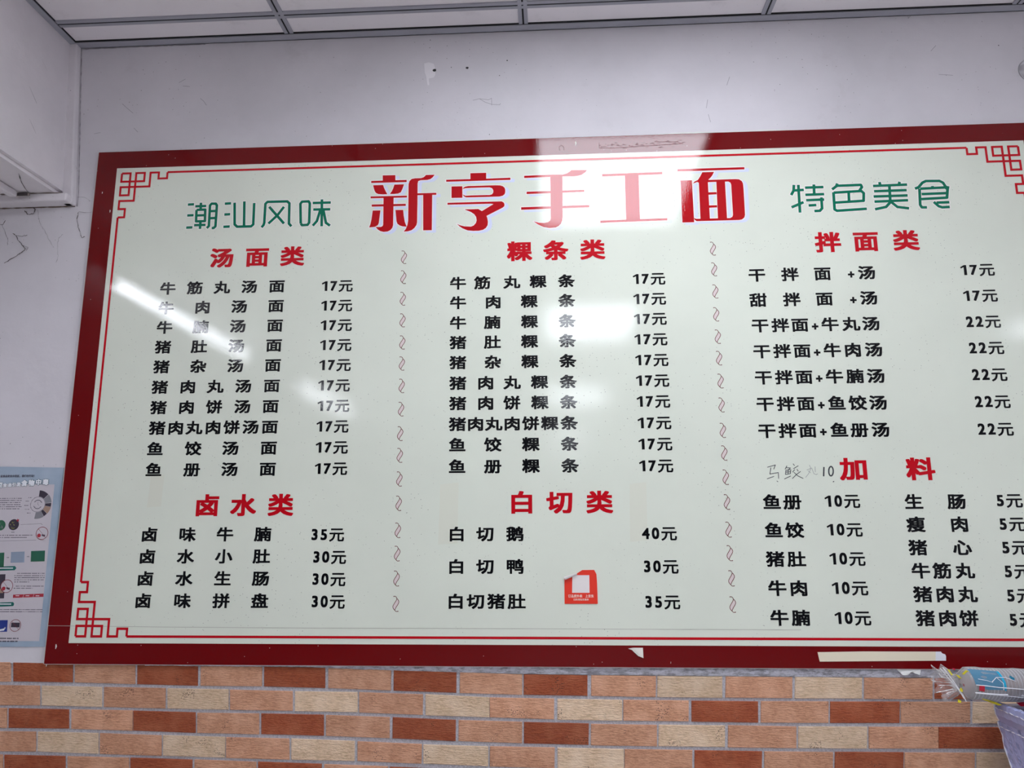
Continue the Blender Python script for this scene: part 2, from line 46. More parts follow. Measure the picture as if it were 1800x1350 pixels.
BRICKS = [["p",-0.2299,1.3191,-0.0835,1.3196,-0.0786,1.2788,-0.2242,1.2779],["r",-0.0768,1.3195,0.0606,1.3171,0.0646,1.2781,-0.072,1.2787],["p",0.0659,1.317,0.2045,1.3155,0.208,1.2753,0.0699,1.278],["r",0.2097,1.3154,0.347,1.3144,0.3499,1.2729,0.2132,1.2752],["p",0.3534,1.3144,0.4919,1.3135,0.4942,1.2721,0.3563,1.2728],["r",0.4971,1.3135,0.633,1.3117,0.6346,1.2701,0.4993,1.2721],["p",0.6406,1.3114,0.7791,1.3076,0.7799,1.2656,0.6421,1.2697],["r",0.7853,1.3075,0.9224,1.3039,0.9225,1.2621,0.7862,1.2654],["p",0.9298,1.3037,1.0654,1.3006,1.0649,1.2594,0.9299,1.2619],["r",1.0691,1.3005,1.2058,1.2997,1.2046,1.2578,1.0685,1.2594],["p",1.2131,1.2996,1.3509,1.299,1.349,1.2567,1.2119,1.2577],["c",1.3545,1.299,1.491,1.2986,1.4884,1.2564,1.3526,1.2567],["p",1.4982,1.2985,1.6369,1.2984,1.6336,1.2565,1.4955,1.2564],["c",1.6428,1.2984,1.7814,1.2985,1.7774,1.2567,1.6395,1.2565],["p",1.7861,1.2985,1.9257,1.2986,1.921,1.2571,1.7821,1.2568],["r",1.9303,1.2986,2.0696,1.2987,2.0643,1.2573,1.9256,1.2571],["p",2.0742,1.2987,2.2123,1.2993,2.2063,1.2582,2.0688,1.2573],["p",-0.1513,1.2712,-0.0102,1.2706,-0.0055,1.2288,-0.1458,1.2282],["c",-0.0049,1.2705,0.1324,1.2684,0.1363,1.2273,-0.0003,1.2288],["p",0.1376,1.2683,0.2774,1.267,0.2807,1.2249,0.1415,1.2272],["c",0.2826,1.2669,0.4198,1.2651,0.4224,1.2235,0.2859,1.2248],["p",0.4236,1.2651,0.5633,1.263,0.5652,1.2222,0.4262,1.2235],["c",0.5684,1.2629,0.7067,1.2615,0.7078,1.2207,0.5702,1.2222],["p",0.7104,1.2615,0.8499,1.2583,0.8504,1.2163,0.7116,1.2206],["c",0.8561,1.2582,0.9941,1.2535,0.9939,1.2129,0.8566,1.2161],["p",0.9953,1.2534,1.1332,1.2516,1.1324,1.2099,0.9952,1.2129],["c",1.1405,1.2515,1.2782,1.2504,1.2766,1.2088,1.1396,1.2097],["p",1.2806,1.2504,1.4182,1.2498,1.416,1.2084,1.279,1.2088],["r",1.4242,1.2498,1.5628,1.2499,1.5598,1.208,1.4219,1.2083],["p",1.5687,1.2499,1.7083,1.2502,1.7047,1.2083,1.5657,1.208],["r",1.7118,1.2502,1.8537,1.251,1.8493,1.2095,1.7082,1.2083],["p",1.856,1.251,1.9964,1.2517,1.9914,1.2107,1.8516,1.2095],["c",2.0021,1.2517,2.1412,1.2521,2.1355,1.2114,1.9971,1.2107],["p",2.1457,1.2522,2.2846,1.2533,2.2783,1.2127,2.1401,1.2114],["p",-0.2198,1.2216,-0.0804,1.2226,-0.0755,1.182,-0.2142,1.1808],["r",-0.0751,1.2226,0.062,1.2217,0.0662,1.1818,-0.0702,1.182],["p",0.0685,1.2216,0.207,1.2201,0.2106,1.1789,0.0726,1.1817],["r",0.2095,1.2201,0.3493,1.2171,0.3523,1.1757,0.2131,1.1788],["p",0.3532,1.217,0.4914,1.2162,0.4937,1.1743,0.3561,1.1756],["r",0.4965,1.2162,0.6347,1.2147,0.6363,1.1727,0.4988,1.1743],["p",0.6397,1.2146,0.7791,1.2117,0.78,1.1697,0.6413,1.1727],["r",0.7853,1.2115,0.9221,1.2073,0.9222,1.1652,0.7862,1.1695],["p",0.9282,1.2071,1.0647,1.2042,1.0642,1.1618,0.9283,1.165],["r",1.0684,1.2042,1.206,1.2022,1.2047,1.1601,1.0678,1.1618],["p",1.2108,1.2021,1.3494,1.2013,1.3475,1.1594,1.2095,1.16],["c",1.353,1.2013,1.4915,1.2014,1.4888,1.1591,1.351,1.1594],["p",1.4973,1.2013,1.638,1.2008,1.6346,1.1588,1.4947,1.1591],["c",1.6426,1.2008,1.7831,1.2015,1.779,1.1596,1.6392,1.1588],["p",1.7865,1.2015,1.9268,1.2026,1.9221,1.1609,1.7825,1.1596],["r",1.928,1.2026,2.068,1.2032,2.0626,1.1617,1.9232,1.1609],["p",2.0726,1.2032,2.2124,1.2044,2.2063,1.1631,2.0671,1.1618],["p",-0.1434,1.1738,-0.0079,1.1745,-0.0033,1.134,-0.1382,1.1335],["c",-0.0027,1.1745,0.1344,1.1729,0.1385,1.131,0.0019,1.1339],["p",0.1383,1.1728,0.2767,1.1701,0.2801,1.1285,0.1423,1.1308],["c",0.2806,1.17,0.4189,1.1679,0.4215,1.1263,0.2839,1.1285],["p",0.4214,1.1679,0.5608,1.1663,0.5628,1.1242,0.424,1.1262],["c",0.5658,1.1662,0.7039,1.1625,0.7051,1.1229,0.5678,1.1242],["p",0.7101,1.1623,0.8493,1.1577,0.8498,1.1194,0.7113,1.1228],["c",0.853,1.1576,0.9918,1.1552,0.9917,1.1162,0.8534,1.1193],["p",0.9955,1.1552,1.133,1.1542,1.1321,1.1138,0.9953,1.1161],["c",1.139,1.1541,1.2787,1.153,1.2771,1.112,1.1381,1.1136],["p",1.2798,1.153,1.4205,1.1522,1.4183,1.1114,1.2783,1.112],["r",1.4253,1.1522,1.5646,1.1517,1.5616,1.1111,1.423,1.1114],["p",1.5692,1.1516,1.7095,1.1518,1.7059,1.1114,1.5663,1.111],["r",1.7129,1.1518,1.8519,1.1527,1.8476,1.1121,1.7093,1.1114],["p",1.8542,1.1528,1.9941,1.1539,1.9891,1.1128,1.8499,1.1121],["c",1.9987,1.1539,2.1383,1.1548,2.1326,1.1139,1.9936,1.1128],["p",2.1428,1.1549,2.2812,1.1564,2.2748,1.1157,2.1371,1.114],["p",-0.2125,1.1251,-0.0772,1.1266,-0.0723,1.0862,-0.2069,1.0846],["r",-0.0733,1.1266,0.065,1.1254,0.0692,1.0852,-0.0684,1.0862],["p",0.0701,1.1253,0.2084,1.1237,0.212,1.0832,0.0743,1.0852],["r",0.2122,1.1236,0.3492,1.1215,0.3521,1.0806,0.2158,1.0831],["p",0.3542,1.1214,0.4911,1.1188,0.4933,1.0781,0.3571,1.0805],["r",0.4949,1.1187,0.6341,1.1162,0.6356,1.0758,0.4971,1.0781],["p",0.6403,1.1161,0.7781,1.1129,0.779,1.0725,0.6418,1.0757],["r",0.7818,1.1128,0.9218,1.1091,0.922,1.0684,0.7826,1.0724],["p",0.9267,1.1089,1.0653,1.1059,1.0647,1.065,0.9268,1.0682],["r",1.0689,1.1059,1.2049,1.1061,1.2037,1.0653,1.0683,1.065],["p",1.2096,1.1062,1.3479,1.1064,1.346,1.0657,1.2084,1.0653],["r",1.3514,1.1065,1.4919,1.1067,1.4893,1.066,1.3495,1.0657],["p",1.4965,1.1068,1.6379,1.1071,1.6346,1.0664,1.4939,1.066],["r",1.6425,1.1071,1.7825,1.1074,1.7785,1.0667,1.6392,1.0664],["p",1.787,1.1074,1.9256,1.1077,1.9209,1.0671,1.783,1.0667],["r",1.9301,1.1077,2.0695,1.1079,2.0642,1.0674,1.9254,1.0671],["p",2.074,1.108,2.2123,1.1096,2.2062,1.0692,2.0686,1.0674]]
STICKER = [[1.1595,1.5019],[1.159,1.4483],[1.2309,1.4484],[1.2304,1.4919],[1.2294,1.511],[1.2245,1.52],[1.1986,1.5196],[1.1881,1.513],[1.1777,1.507]]
FLAP = [[1.1589,1.504],[1.1725,1.5104],[1.1861,1.514],[1.1881,1.5096],[1.1776,1.5044],[1.1651,1.4995]]
QRP = [[1.1769,1.5088],[1.2139,1.5088],[1.2136,1.4715],[1.1757,1.4715]]
STX = [[1.1669,1.4645],[1.2225,1.4649],[1.1783,1.4571],[1.2116,1.4573]]
PEEL = [[1.2933,1.356],[1.3034,1.3576],[1.3246,1.3577],[1.3244,1.3378],[1.3139,1.3416],[1.3061,1.3484],[1.3012,1.3532]]
TAPE = [[1.6905,1.3505],[1.7843,1.3524],[1.9068,1.3526],[1.9329,1.3527],[1.9309,1.3346],[1.9184,1.3345],[1.8215,1.3333],[1.763,1.3326],[1.6936,1.3317],[1.6926,1.3368]]
TAPEW = [[1.9329,1.3527],[1.9435,1.3528],[1.946,1.3494],[1.9516,1.3475],[1.9531,1.3437],[1.9521,1.3347],[1.9309,1.3346]]
FLAKE = [[1.85,1.3177],[1.9012,1.318],[1.8961,1.3058],[1.8849,1.3095],[1.8802,1.311],[1.87,1.3053],[1.8614,1.3056],[1.8561,1.3112]]
STRIP = [[[0.2281,1.3131],[0.351,1.3126],[0.492,1.3128],[0.6064,1.3122],[0.7201,1.3075],[0.7954,1.3062],[0.9817,1.3026],[1.0801,1.3009],[1.287,1.2998],[1.4074,1.2994],[1.5268,1.299],[1.7041,1.299],[1.8211,1.2985],[1.9315,1.2989]]]
WALLB = [[-0.1875,1.3218],[-0.1075,1.321],[-0.0014,1.3185]]
COB = [[[-0.2054,2.3402],[-0.1946,2.3332],[-0.1901,2.323],[-0.1751,2.3076],[-0.1674,2.2991],[-0.1716,2.2925],[-0.1837,2.2846],[-0.2033,2.2718],[-0.2169,2.2628]],[[-0.1946,2.3332],[-0.1797,2.3321],[-0.1669,2.3351]],[[-0.2432,2.3648],[-0.2347,2.3629],[-0.2281,2.3762]],[[-0.2347,2.3629],[-0.2236,2.3407],[-0.2155,2.3237],[-0.2148,2.3103]],[[-0.1611,2.4099],[-0.1537,2.4029],[-0.1574,2.3928],[-0.1703,2.3898],[-0.1815,2.4003]],[[-0.1487,2.4028],[-0.1356,2.3618],[-0.1221,2.3447],[-0.1058,2.3175],[-0.0941,2.3005]],[[-0.0406,2.3929],[-0.042,2.3761],[-0.0372,2.3524],[-0.0295,2.3355],[-0.0233,2.3237],[-0.0172,2.3268]],[[-0.0406,2.3929],[-0.0224,2.391],[-0.0027,2.3911]],[[-0.075,2.334],[-0.0837,2.3236],[-0.0854,2.3103],[-0.08,2.277],[-0.083,2.2606]],[[-0.0483,2.4338],[-0.0265,2.4304],[-0.0124,2.4209]],[[-0.1748,2.3059],[-0.1596,2.3022],[-0.1636,2.294]]]
SCR = [[[0.9507,2.6635],[0.9673,2.6671],[0.9902,2.6634],[0.9978,2.6673],[0.9983,2.6478]],[[0.9673,2.6671],[0.9826,2.6567],[0.9983,2.6506],[1.0181,2.6485],[1.0206,2.6525]],[[1.5313,2.6435],[1.5267,2.6207]],[[1.5306,2.6038],[1.5349,2.5823]],[[1.8667,2.868],[1.8688,2.852]],[[2.0319,2.8628],[2.0321,2.8445],[2.0415,2.856]],[[2.0764,2.7526],[2.0902,2.7675]],[[1.5797,2.6802],[1.5879,2.7031]],[[2.0884,2.689],[2.1216,2.6853]]]
HOLES = [[0.8529,2.7509],[0.9356,2.754],[0.8954,2.7571],[1.0375,2.7705],[1.0177,2.7294],[0.8406,2.8367],[0.8397,2.8151],[0.9929,2.5688],[2.2378,2.7611]]
PATCH = [[0.8262,2.7713],[0.8378,2.7737],[0.8508,2.7689],[0.8536,2.7588],[0.8551,2.7389],[0.8514,2.7311],[0.8385,2.7282],[0.8401,2.7112],[0.8363,2.7086],[0.834,2.7199],[0.832,2.7341],[0.8279,2.7456]]
POSTER = [[-0.0074,1.7539],[-0.0047,1.3532],[-0.2174,1.7457],[-0.1636,1.3483]]
PO = {"panel": [[-0.2132,1.7145],[-0.025,1.7149],[-0.0207,1.3654],[-0.1653,1.3611]],"head": [[-0.1599,1.7325],[-0.0718,1.7376]],"title": [["豆",-0.1567,1.7144,0.85],["食",-0.1445,1.7135,0.62],["品",-0.1326,1.7143,0.62],["引",-0.1226,1.7149,0.62],["发",-0.1116,1.7155,0.62],["食",-0.098,1.7179,0.95],["物",-0.0806,1.7188,0.95],["中",-0.0638,1.7199,0.95],["毒",-0.0468,1.7203,0.95]],"text": [[[-0.1534,1.6822],[-0.1002,1.6833]],[[-0.1528,1.6775],[-0.1005,1.6786]],[[-0.1522,1.6726],[-0.1018,1.6737]],[[-0.1516,1.6679],[-0.0988,1.6689]],[[-0.151,1.6631],[-0.0988,1.6642]],[[-0.1504,1.6583],[-0.1024,1.6594]],[[-0.0848,1.6846],[-0.0765,1.6847]],[[-0.0902,1.6766],[-0.081,1.6767]],[[-0.0923,1.6666],[-0.0826,1.6668]],[[-0.0894,1.6577],[-0.0797,1.6579]],[[-0.0836,1.6492],[-0.0737,1.6493]],[[-0.1162,1.6058],[-0.1085,1.6059]],[[-0.1427,1.599],[-0.0643,1.5989]],[[-0.142,1.5938],[-0.0774,1.5938]],[[-0.0903,1.5123],[-0.0253,1.5133]],[[-0.0965,1.5073],[-0.0238,1.5082]],[[-0.096,1.5029],[-0.0242,1.5038]],[[-0.0954,1.498],[-0.0245,1.499]],[[-0.0948,1.4933],[-0.0571,1.4943]],[[-0.09,1.4841],[-0.0237,1.4851]],[[-0.0945,1.4794],[-0.0483,1.4804]],[[-0.1211,1.4324],[-0.0204,1.4335]],[[-0.1206,1.4277],[-0.0198,1.4289]],[[-0.1131,1.3698],[-0.0691,1.371]],[[-0.1123,1.3636],[-0.0689,1.3648]]],"clock": [[-0.06,1.6691],[-0.0426,1.669],[-0.027,1.6689]],"circ": [[[-0.1438,1.6218],[-0.1319,1.6217]],[[-0.1123,1.623],[-0.0997,1.6229]]],"star": [[-0.1035,1.6328]],"no": [[[-0.0418,1.6032],[-0.0271,1.6032]],[[-0.1114,1.4849],[-0.0966,1.4849]],[[-0.0803,1.3991],[-0.0669,1.3991]]],"lines": [[[-0.096,1.6229],[-0.0466,1.6251],[-0.0435,1.6222]],[[-0.141,1.5859],[-0.0543,1.5878]]],"pics": [[[-0.1484,1.5591],[-0.1267,1.5599],[-0.1239,1.5233],[-0.1455,1.5225]],[[-0.1109,1.561],[-0.0784,1.5623],[-0.0765,1.5376],[-0.1087,1.5369]],[[-0.0633,1.5631],[-0.03,1.5642],[-0.0284,1.5401],[-0.0611,1.5393]],[[-0.1368,1.5112],[-0.1178,1.5115],[-0.1146,1.4582],[-0.1334,1.4578]],[[-0.1237,1.4104],[-0.0996,1.4106],[-0.0982,1.3854],[-0.1222,1.385]]],"arrow": [[[-0.1166,1.5488]],[[-0.0685,1.5507]]],"green": [[[-0.1444,1.5284],[-0.0975,1.5297],[-0.0937,1.525],[-0.0973,1.5203],[-0.1432,1.519]],[[-0.1341,1.4488],[-0.092,1.45],[-0.0888,1.4459],[-0.0906,1.4412],[-0.1328,1.4392]]],"red": [[-0.0941,1.4662],[-0.0222,1.4687],[-0.0219,1.4616],[-0.0937,1.4592]]}
SOFFIT_LINES = [[[-0.0981,-0.1339],[-0.1226,-0.0911],[-0.1371,-0.058],[-0.1467,-0.0305]],[[-0.171,-0.0045],[-0.1554,-0.0079],[-0.1363,-0.0139]],[[-0.1858,-0.0783],[-0.1899,-0.0474],[-0.1968,-0.012]],[[-0.2239,-0.0282],[-0.2182,-0.0097],[-0.2114,0.0168]]]
CLIP = [-0.179,2.4068,-0.149,2.3999]
SCR2 = [[[0.1882,2.7424],[0.2052,2.7524]],[[0.1996,2.7327],[0.2183,2.7305]],[[0.0431,2.6885],[0.0549,2.6774],[0.0742,2.6608]],[[-0.0236,2.6064],[-0.0068,2.6095]],[[-0.01,2.8617],[0.0158,2.859]],[[0.0803,2.6192],[0.092,2.6068]],[[0.2486,2.6958],[0.2577,2.6879],[0.2664,2.6755]],[[-0.255,2.8092],[-0.2215,2.7867]],[[-0.1589,2.8523],[-0.1304,2.8275]]]

# ---------------- helpers ----------------
def link(name, me, parent=None, mats=None):
    o = bpy.data.objects.new(name, me); COL.objects.link(o)
    for m in (mats or []):
        me.materials.append(m)
    if parent is not None: o.parent = parent
    return o
def tag(o, label=None, cat=None, group=None, kind=None):
    if label: o['label'] = label
    if cat: o['category'] = cat
    if group: o['group'] = group
    if kind: o['kind'] = kind
    return o
def empty(name, loc=(0, 0, 0)):
    o = bpy.data.objects.new(name, None); COL.objects.link(o); o.location = loc; o.empty_display_size = .05
    return o
def mesh(name, vs_, fs_):
    me = bpy.data.meshes.new(name); me.from_pydata([tuple(v) for v in vs_], [], fs_); me.update()
    return me
def join_data(parts):
    V, Fc = [], []
    for v, f in parts:
        n = len(V); V += [tuple(x) for x in v]; Fc += [tuple(i + n for i in q) for q in f]
    return V, Fc
def box(x0, x1, y0, y1, z0, z1):
    v = [(x0,y0,z0),(x1,y0,z0),(x1,y1,z0),(x0,y1,z0),(x0,y0,z1),(x1,y0,z1),(x1,y1,z1),(x0,y1,z1)]
    return v, [(0,3,2,1),(4,5,6,7),(0,1,5,4),(1,2,6,5),(2,3,7,6),(3,0,4,7)]
def hexa(b, t):
    """box from 4 lower and 4 upper corners, each counterclockwise from above"""
    v = list(b) + list(t)
    return v, [(0,3,2,1),(4,5,6,7),(0,1,5,4),(1,2,6,5),(2,3,7,6),(3,0,4,7)]
def bevel_mesh(me, w=.002, seg=2):
    bm = bmesh.new(); bm.from_mesh(me)
    bmesh.ops.bevel(bm, geom=list(bm.edges), offset=w, segments=seg, profile=.5, affect='EDGES')
    bmesh.ops.recalc_face_normals(bm, faces=bm.faces)
    bm.to_mesh(me); bm.free(); me.update()
def tube(path, r, n=8, cap=True):
    V, Fc = [], []
    P_ = [Vector(p) for p in path]
    for i, p in enumerate(P_):
        t = (P_[min(i+1, len(P_)-1)] - P_[max(i-1, 0)]).normalized()
        a = t.cross(Vector((0, 0, 1)))
        if a.length < .1: a = t.cross(Vector((0, 1, 0)))
        a.normalize(); b = t.cross(a)
        rr = r[i] if isinstance(r, (list, tuple)) else r
        for k in range(n):
            th = 2*math.pi*k/n
            V.append(p + a*rr*math.cos(th) + b*rr*math.sin(th))
    for i in range(len(P_)-1):
        for k in range(n):
            Fc.append((i*n+k, i*n+(k+1) % n, (i+1)*n+(k+1) % n, (i+1)*n+k))
    if cap:
        Fc.append(tuple(range(n))[::-1]); Fc.append(tuple((len(P_)-1)*n+k for k in range(n)))
    return V, Fc

# flat print: polygons in the (x, z) plane, exact union, laid at depth y, facing the room (-y)
def ccw(p):
    a = sum(p[i][0]*p[(i+1) % len(p)][1] - p[(i+1) % len(p)][0]*p[i][1] for i in range(len(p)))
    return p if a > 0 else p[::-1]
def union(polys):
    V, Fc = [], []; keep = []
    for p in polys:
        p = ccw(p)
        ar = sum(p[i][0]*p[(i+1) % len(p)][1] - p[(i+1) % len(p)][0]*p[i][1] for i in range(len(p)))
        if ar < 2e-9: continue
        keep.append(p); n = len(V); V += [Vector((q[0], q[1])) for q in p]; Fc.append(list(range(n, n+len(p))))
    if not V: return [], []
    r = delaunay_2d_cdt(V, [], Fc, 0, 1e-6, True)
    P = np.array([tuple(v) for v in r[0]]); T = np.array([f for f in r[2] if len(f) == 3])
    C = P[T].mean(axis=1); inside = np.zeros(len(T), bool)
    for p in keep:
        q = np.array(p); lo, hi = q.min(0), q.max(0)
        idx = np.nonzero(~inside & (C[:, 0] > lo[0]) & (C[:, 0] < hi[0]) & (C[:, 1] > lo[1]) & (C[:, 1] < hi[1]))[0]
        if not len(idx): continue
        c = C[idx]; q2 = np.roll(q, -1, axis=0); w_ = np.zeros(len(idx), bool)
        for (x0, y0), (x1, y1) in zip(q, q2):
            if y0 == y1: continue
            w_ ^= ((y0 > c[:, 1]) != (y1 > c[:, 1])) & (c[:, 0] < (x1-x0)*(c[:, 1]-y0)/(y1-y0)+x0)
        inside[idx[w_]] = True
    return [tuple(v) for v in P.tolist()], [tuple(t) for t in T[inside].tolist()]
def flat(polys, y):
    v, f = union(polys)
    return [(a, y, b) for a, b in v], [tuple(q) for q in f]
def hull(pts):
    pts = sorted(set((round(a, 7), round(b, 7)) for a, b in pts))
    if len(pts) < 3: return pts
    def half(ps):
        h = []
        for p in ps:
            while len(h) > 1 and (h[-1][0]-h[-2][0])*(p[1]-h[-2][1]) - (h[-1][1]-h[-2][1])*(p[0]-h[-2][0]) <= 0: h.pop()
            h.append(p)
        return h[:-1]
    return half(pts) + half(pts[::-1])
def kern(kx, ky, n=4):
    if n == 4: return [(kx, ky), (-kx, ky), (-kx, -ky), (kx, -ky)]
    return [(kx*math.cos(2*math.pi*i/n), ky*math.sin(2*math.pi*i/n)) for i in range(n)]
def grow(polys, kx, ky, n=4):
    """polygons plus a swept kernel along every edge"""
    K = kern(kx, ky, n); out = list(polys)
    for p in polys:
        for i in range(len(p)):
            a, b = p[i], p[(i+1) % len(p)]
            h = hull([(a[0]+k[0], a[1]+k[1]) for k in K] + [(b[0]+k[0], b[1]+k[1]) for k in K])
            if len(h) > 2: out.append(h)
    return out
def stroke(path, wd, square=True):
    """polygons of a line of width wd along path, mitred by overlap"""
    out = []
    n = len(path)
    for i in range(n-1):
        a, b = Vector(path[i]), Vector(path[i+1]); d_ = b-a
        if d_.length < 1e-7: continue
        d_.normalize(); nn = Vector((-d_.y, d_.x))*wd/2
        e0 = d_*wd/2 if (i > 0) else Vector((0, 0))
        e1 = d_*wd/2 if (i < n-2) else Vector((0, 0))
        if not square: e0 *= .3; e1 *= .3
        out.append([tuple(a-e0+nn), tuple(a-e0-nn), tuple(b+e1-nn), tuple(b+e1+nn)])
        if not square and i > 0:
            out.append([(a.x+wd/2*math.cos(t*math.pi/4), a.y+wd/2*math.sin(t*math.pi/4)) for t in range(8)])
    return out
def circ(c, r, n=20, a0=0, a1=360):
    return [(c[0]+r*math.cos(math.radians(a0+(a1-a0)*i/n)), c[1]+r*math.sin(math.radians(a0+(a1-a0)*i/n))) for i in range(n if a1-a0 == 360 else n+1)]
def ring(c, r0, r1, n=20, a0=0, a1=360):
    out = []
    for i in range(n):
        t0, t1 = math.radians(a0+(a1-a0)*i/n), math.radians(a0+(a1-a0)*(i+1)/n)
        out.append([(c[0]+r0*math.cos(t0), c[1]+r0*math.sin(t0)), (c[0]+r1*math.cos(t0), c[1]+r1*math.sin(t0)), (c[0]+r1*math.cos(t1), c[1]+r1*math.sin(t1)), (c[0]+r0*math.cos(t1), c[1]+r0*math.sin(t1))])
    return out

_glyph = {}
def glyph_raw(ch):
    """outline triangles + boundary edges of one character, em units"""
    if ch in _glyph: return _glyph[ch]
    c = bpy.data.curves.new('type', 'FONT'); c.body = ch; c.size = 1; c.resolution_u = 4; c.fill_mode = 'FRONT'
    o = bpy.data.objects.new('type', c); COL.objects.link(o)
    bpy.context.view_layer.update()
    me = o.evaluated_get(bpy.context.evaluated_depsgraph_get()).to_mesh()
    V = [(v.co.x, v.co.y) for v in me.vertices]
    polys = [[V[i] for i in p.vertices] for p in me.polygons]
    cnt = {}
    for p in me.polygons:
        vs_ = list(p.vertices)
        for i in range(len(vs_)):
            k = tuple(sorted((round(V[vs_[i]][0], 5), round(V[vs_[i]][1], 5)) for i in (i, (i+1) % len(vs_))))
            cnt[k] = cnt.get(k, 0)+1
    edges = [k for k, n in cnt.items() if n == 1 and k[0] != k[1]]
    bpy.data.objects.remove(o); bpy.data.curves.remove(c)
    _glyph[ch] = (polys, edges)
    return _glyph[ch]
_bold = {}
def glyph(ch, kx, ky, n=4):
    key = (ch, kx, ky, n)
    if key in _bold: return _bold[key]
    polys, edges = glyph_raw(ch)
    K = kern(kx, ky, n); out = [p for p in polys]
    if kx > 0:
        for a, b in edges:
            h = hull([(a[0]+k[0], a[1]+k[1]) for k in K] + [(b[0]+k[0], b[1]+k[1]) for k in K])
            if len(h) > 2: out.append(h)
    v, f = union(out)
    xs = [q[0] for q in v]; ys = [q[1] for q in v]
    _bold[key] = (v, f, (min(xs), max(xs), min(ys), max(ys)))
    return _bold[key]
EMC = (0.5, 0.36)     # centre of the ideographic square in em units (checked below)
def put_cjk(ch, cx, cz, sx, sz, y, kx, ky, n=4):
    v, f, bb = glyph(ch, kx, ky, n)
    ref = glyph('田', 0, 0)[2]; ex, ez = (ref[0]+ref[1])/2, (ref[2]+ref[3])/2
    return [(cx+(a-ex)*sx, y, cz+(b-ez)*sz) for a, b in v], f
def put_bbox(ch, cx, cz0, w_, h_, y, kx, ky):
    """glyph fitted so its box centre is cx, its foot cz0, its height h_, width scale w_"""
    if ch == '1':
        q = [(.50, 0), (.50, 1), (.30, 1), (-.06, .80), (-.01, .66), (.25, .79), (.25, 0)]
        v, f = union([q]); return [(cx+(a-.26)*h_*1.02, y, cz0+b*h_) for a, b in v], f
    v, f, bb = glyph(ch, kx, ky)
    s = h_/(bb[3]-bb[2])
    return [(cx+(a-(bb[0]+bb[1])/2)*w_, y, cz0+(b-bb[2])*s) for a, b in v], f

# ---------------- materials ----------------
def mat(name, col, rough=.6, spec=.5, **kw):
    m = bpy.data.materials.new(name); m.use_nodes = True
    b = m.node_tree.nodes['Principled BSDF']
    b.inputs['Base Color'].default_value = (*col, 1); b.inputs['Roughness'].default_value = rough
    b.inputs['Specular IOR Level'].default_value = spec
    for k, v in kw.items(): b.inputs[k].default_value = v
    return m
def nd(m, t, **kw):
    n = m.node_tree.nodes.new(t)
    for k, v in kw.items(): setattr(n, k, v)
    return n
def ln(m, a, b): m.node_tree.links.new(a, b)
def coords(m, scale=(1, 1, 1)):
    tc = nd(m, 'ShaderNodeTexCoord'); mp = nd(m, 'ShaderNodeMapping'); mp.inputs['Scale'].default_value = scale
    ln(m, tc.outputs['Object'], mp.inputs['Vector']); return mp.outputs['Vector']
def noise(m, vec, scale, detail=3, rough=.5):
    n = nd(m, 'ShaderNodeTexNoise'); n.inputs['Scale'].default_value = scale; n.inputs['Detail'].default_value = detail; n.inputs['Roughness'].default_value = rough
    ln(m, vec, n.inputs['Vector']); return n.outputs['Fac']
def rng(m, v, a, b, c=0., d_=1.):
    n = nd(m, 'ShaderNodeMapRange'); n.inputs['From Min'].default_value = a; n.inputs['From Max'].default_value = b
    n.inputs['To Min'].default_value = c; n.inputs['To Max'].default_value = d_; ln(m, v, n.inputs['Value']); return n.outputs['Result']
def mul(m, a, b, op='MULTIPLY'):
    n = nd(m, 'ShaderNodeMath', operation=op)
    for i, v in enumerate((a, b)):
        if isinstance(v, (int, float)): n.inputs[i].default_value = v
        else: ln(m, v, n.inputs[i])
    return n.outputs[0]
def mix(m, fac, a, b):
    n = nd(m, 'ShaderNodeMix', data_type='RGBA')
    if isinstance(fac, (int, float)): n.inputs['Factor'].default_value = fac
    else: ln(m, fac, n.inputs['Factor'])
    for i, v in (('A', a), ('B', b)):
        s = [k for k in n.inputs if k.name == i and k.type == 'RGBA'][0]
        if isinstance(v, tuple): s.default_value = (*v, 1)
        else: ln(m, v, s)
    return [k for k in n.outputs if k.type == 'RGBA'][0]
def bump(m, h, strength, dist):
    n = nd(m, 'ShaderNodeBump'); n.inputs['Strength'].default_value = strength; n.inputs['Distance'].default_value = dist
    ln(m, h, n.inputs['Height']); ln(m, n.outputs['Normal'], m.node_tree.nodes['Principled BSDF'].inputs['Normal'])
def base(m, c): ln(m, c, m.node_tree.nodes['Principled BSDF'].inputs['Base Color'])
def specks(m, vec, scale, size, density, seed=0.):
    """small separate dots: 1 inside a dot"""
    sx = nd(m, 'ShaderNodeSeparateXYZ'); ln(m, vec, sx.inputs[0]); cb_ = nd(m, 'ShaderNodeCombineXYZ'); ln(m, sx.outputs[0], cb_.inputs[0]); ln(m, mul(m, sx.outputs[2], sx.outputs[1], 'ADD'), cb_.inputs[1]); vec = cb_.outputs[0]
    v = nd(m, 'ShaderNodeTexVoronoi', feature='F1', voronoi_dimensions='2D'); v.inputs['Scale'].default_value = scale; ln(m, vec, v.inputs['Vector'])
    near = mul(m, v.outputs['Distance'], size, 'LESS_THAN')
    sep = nd(m, 'ShaderNodeSeparateColor'); ln(m, v.outputs['Color'], sep.inputs[0])
    pick = mul(m, sep.outputs[0], density, 'LESS_THAN')
    return mul(m, near, pick)

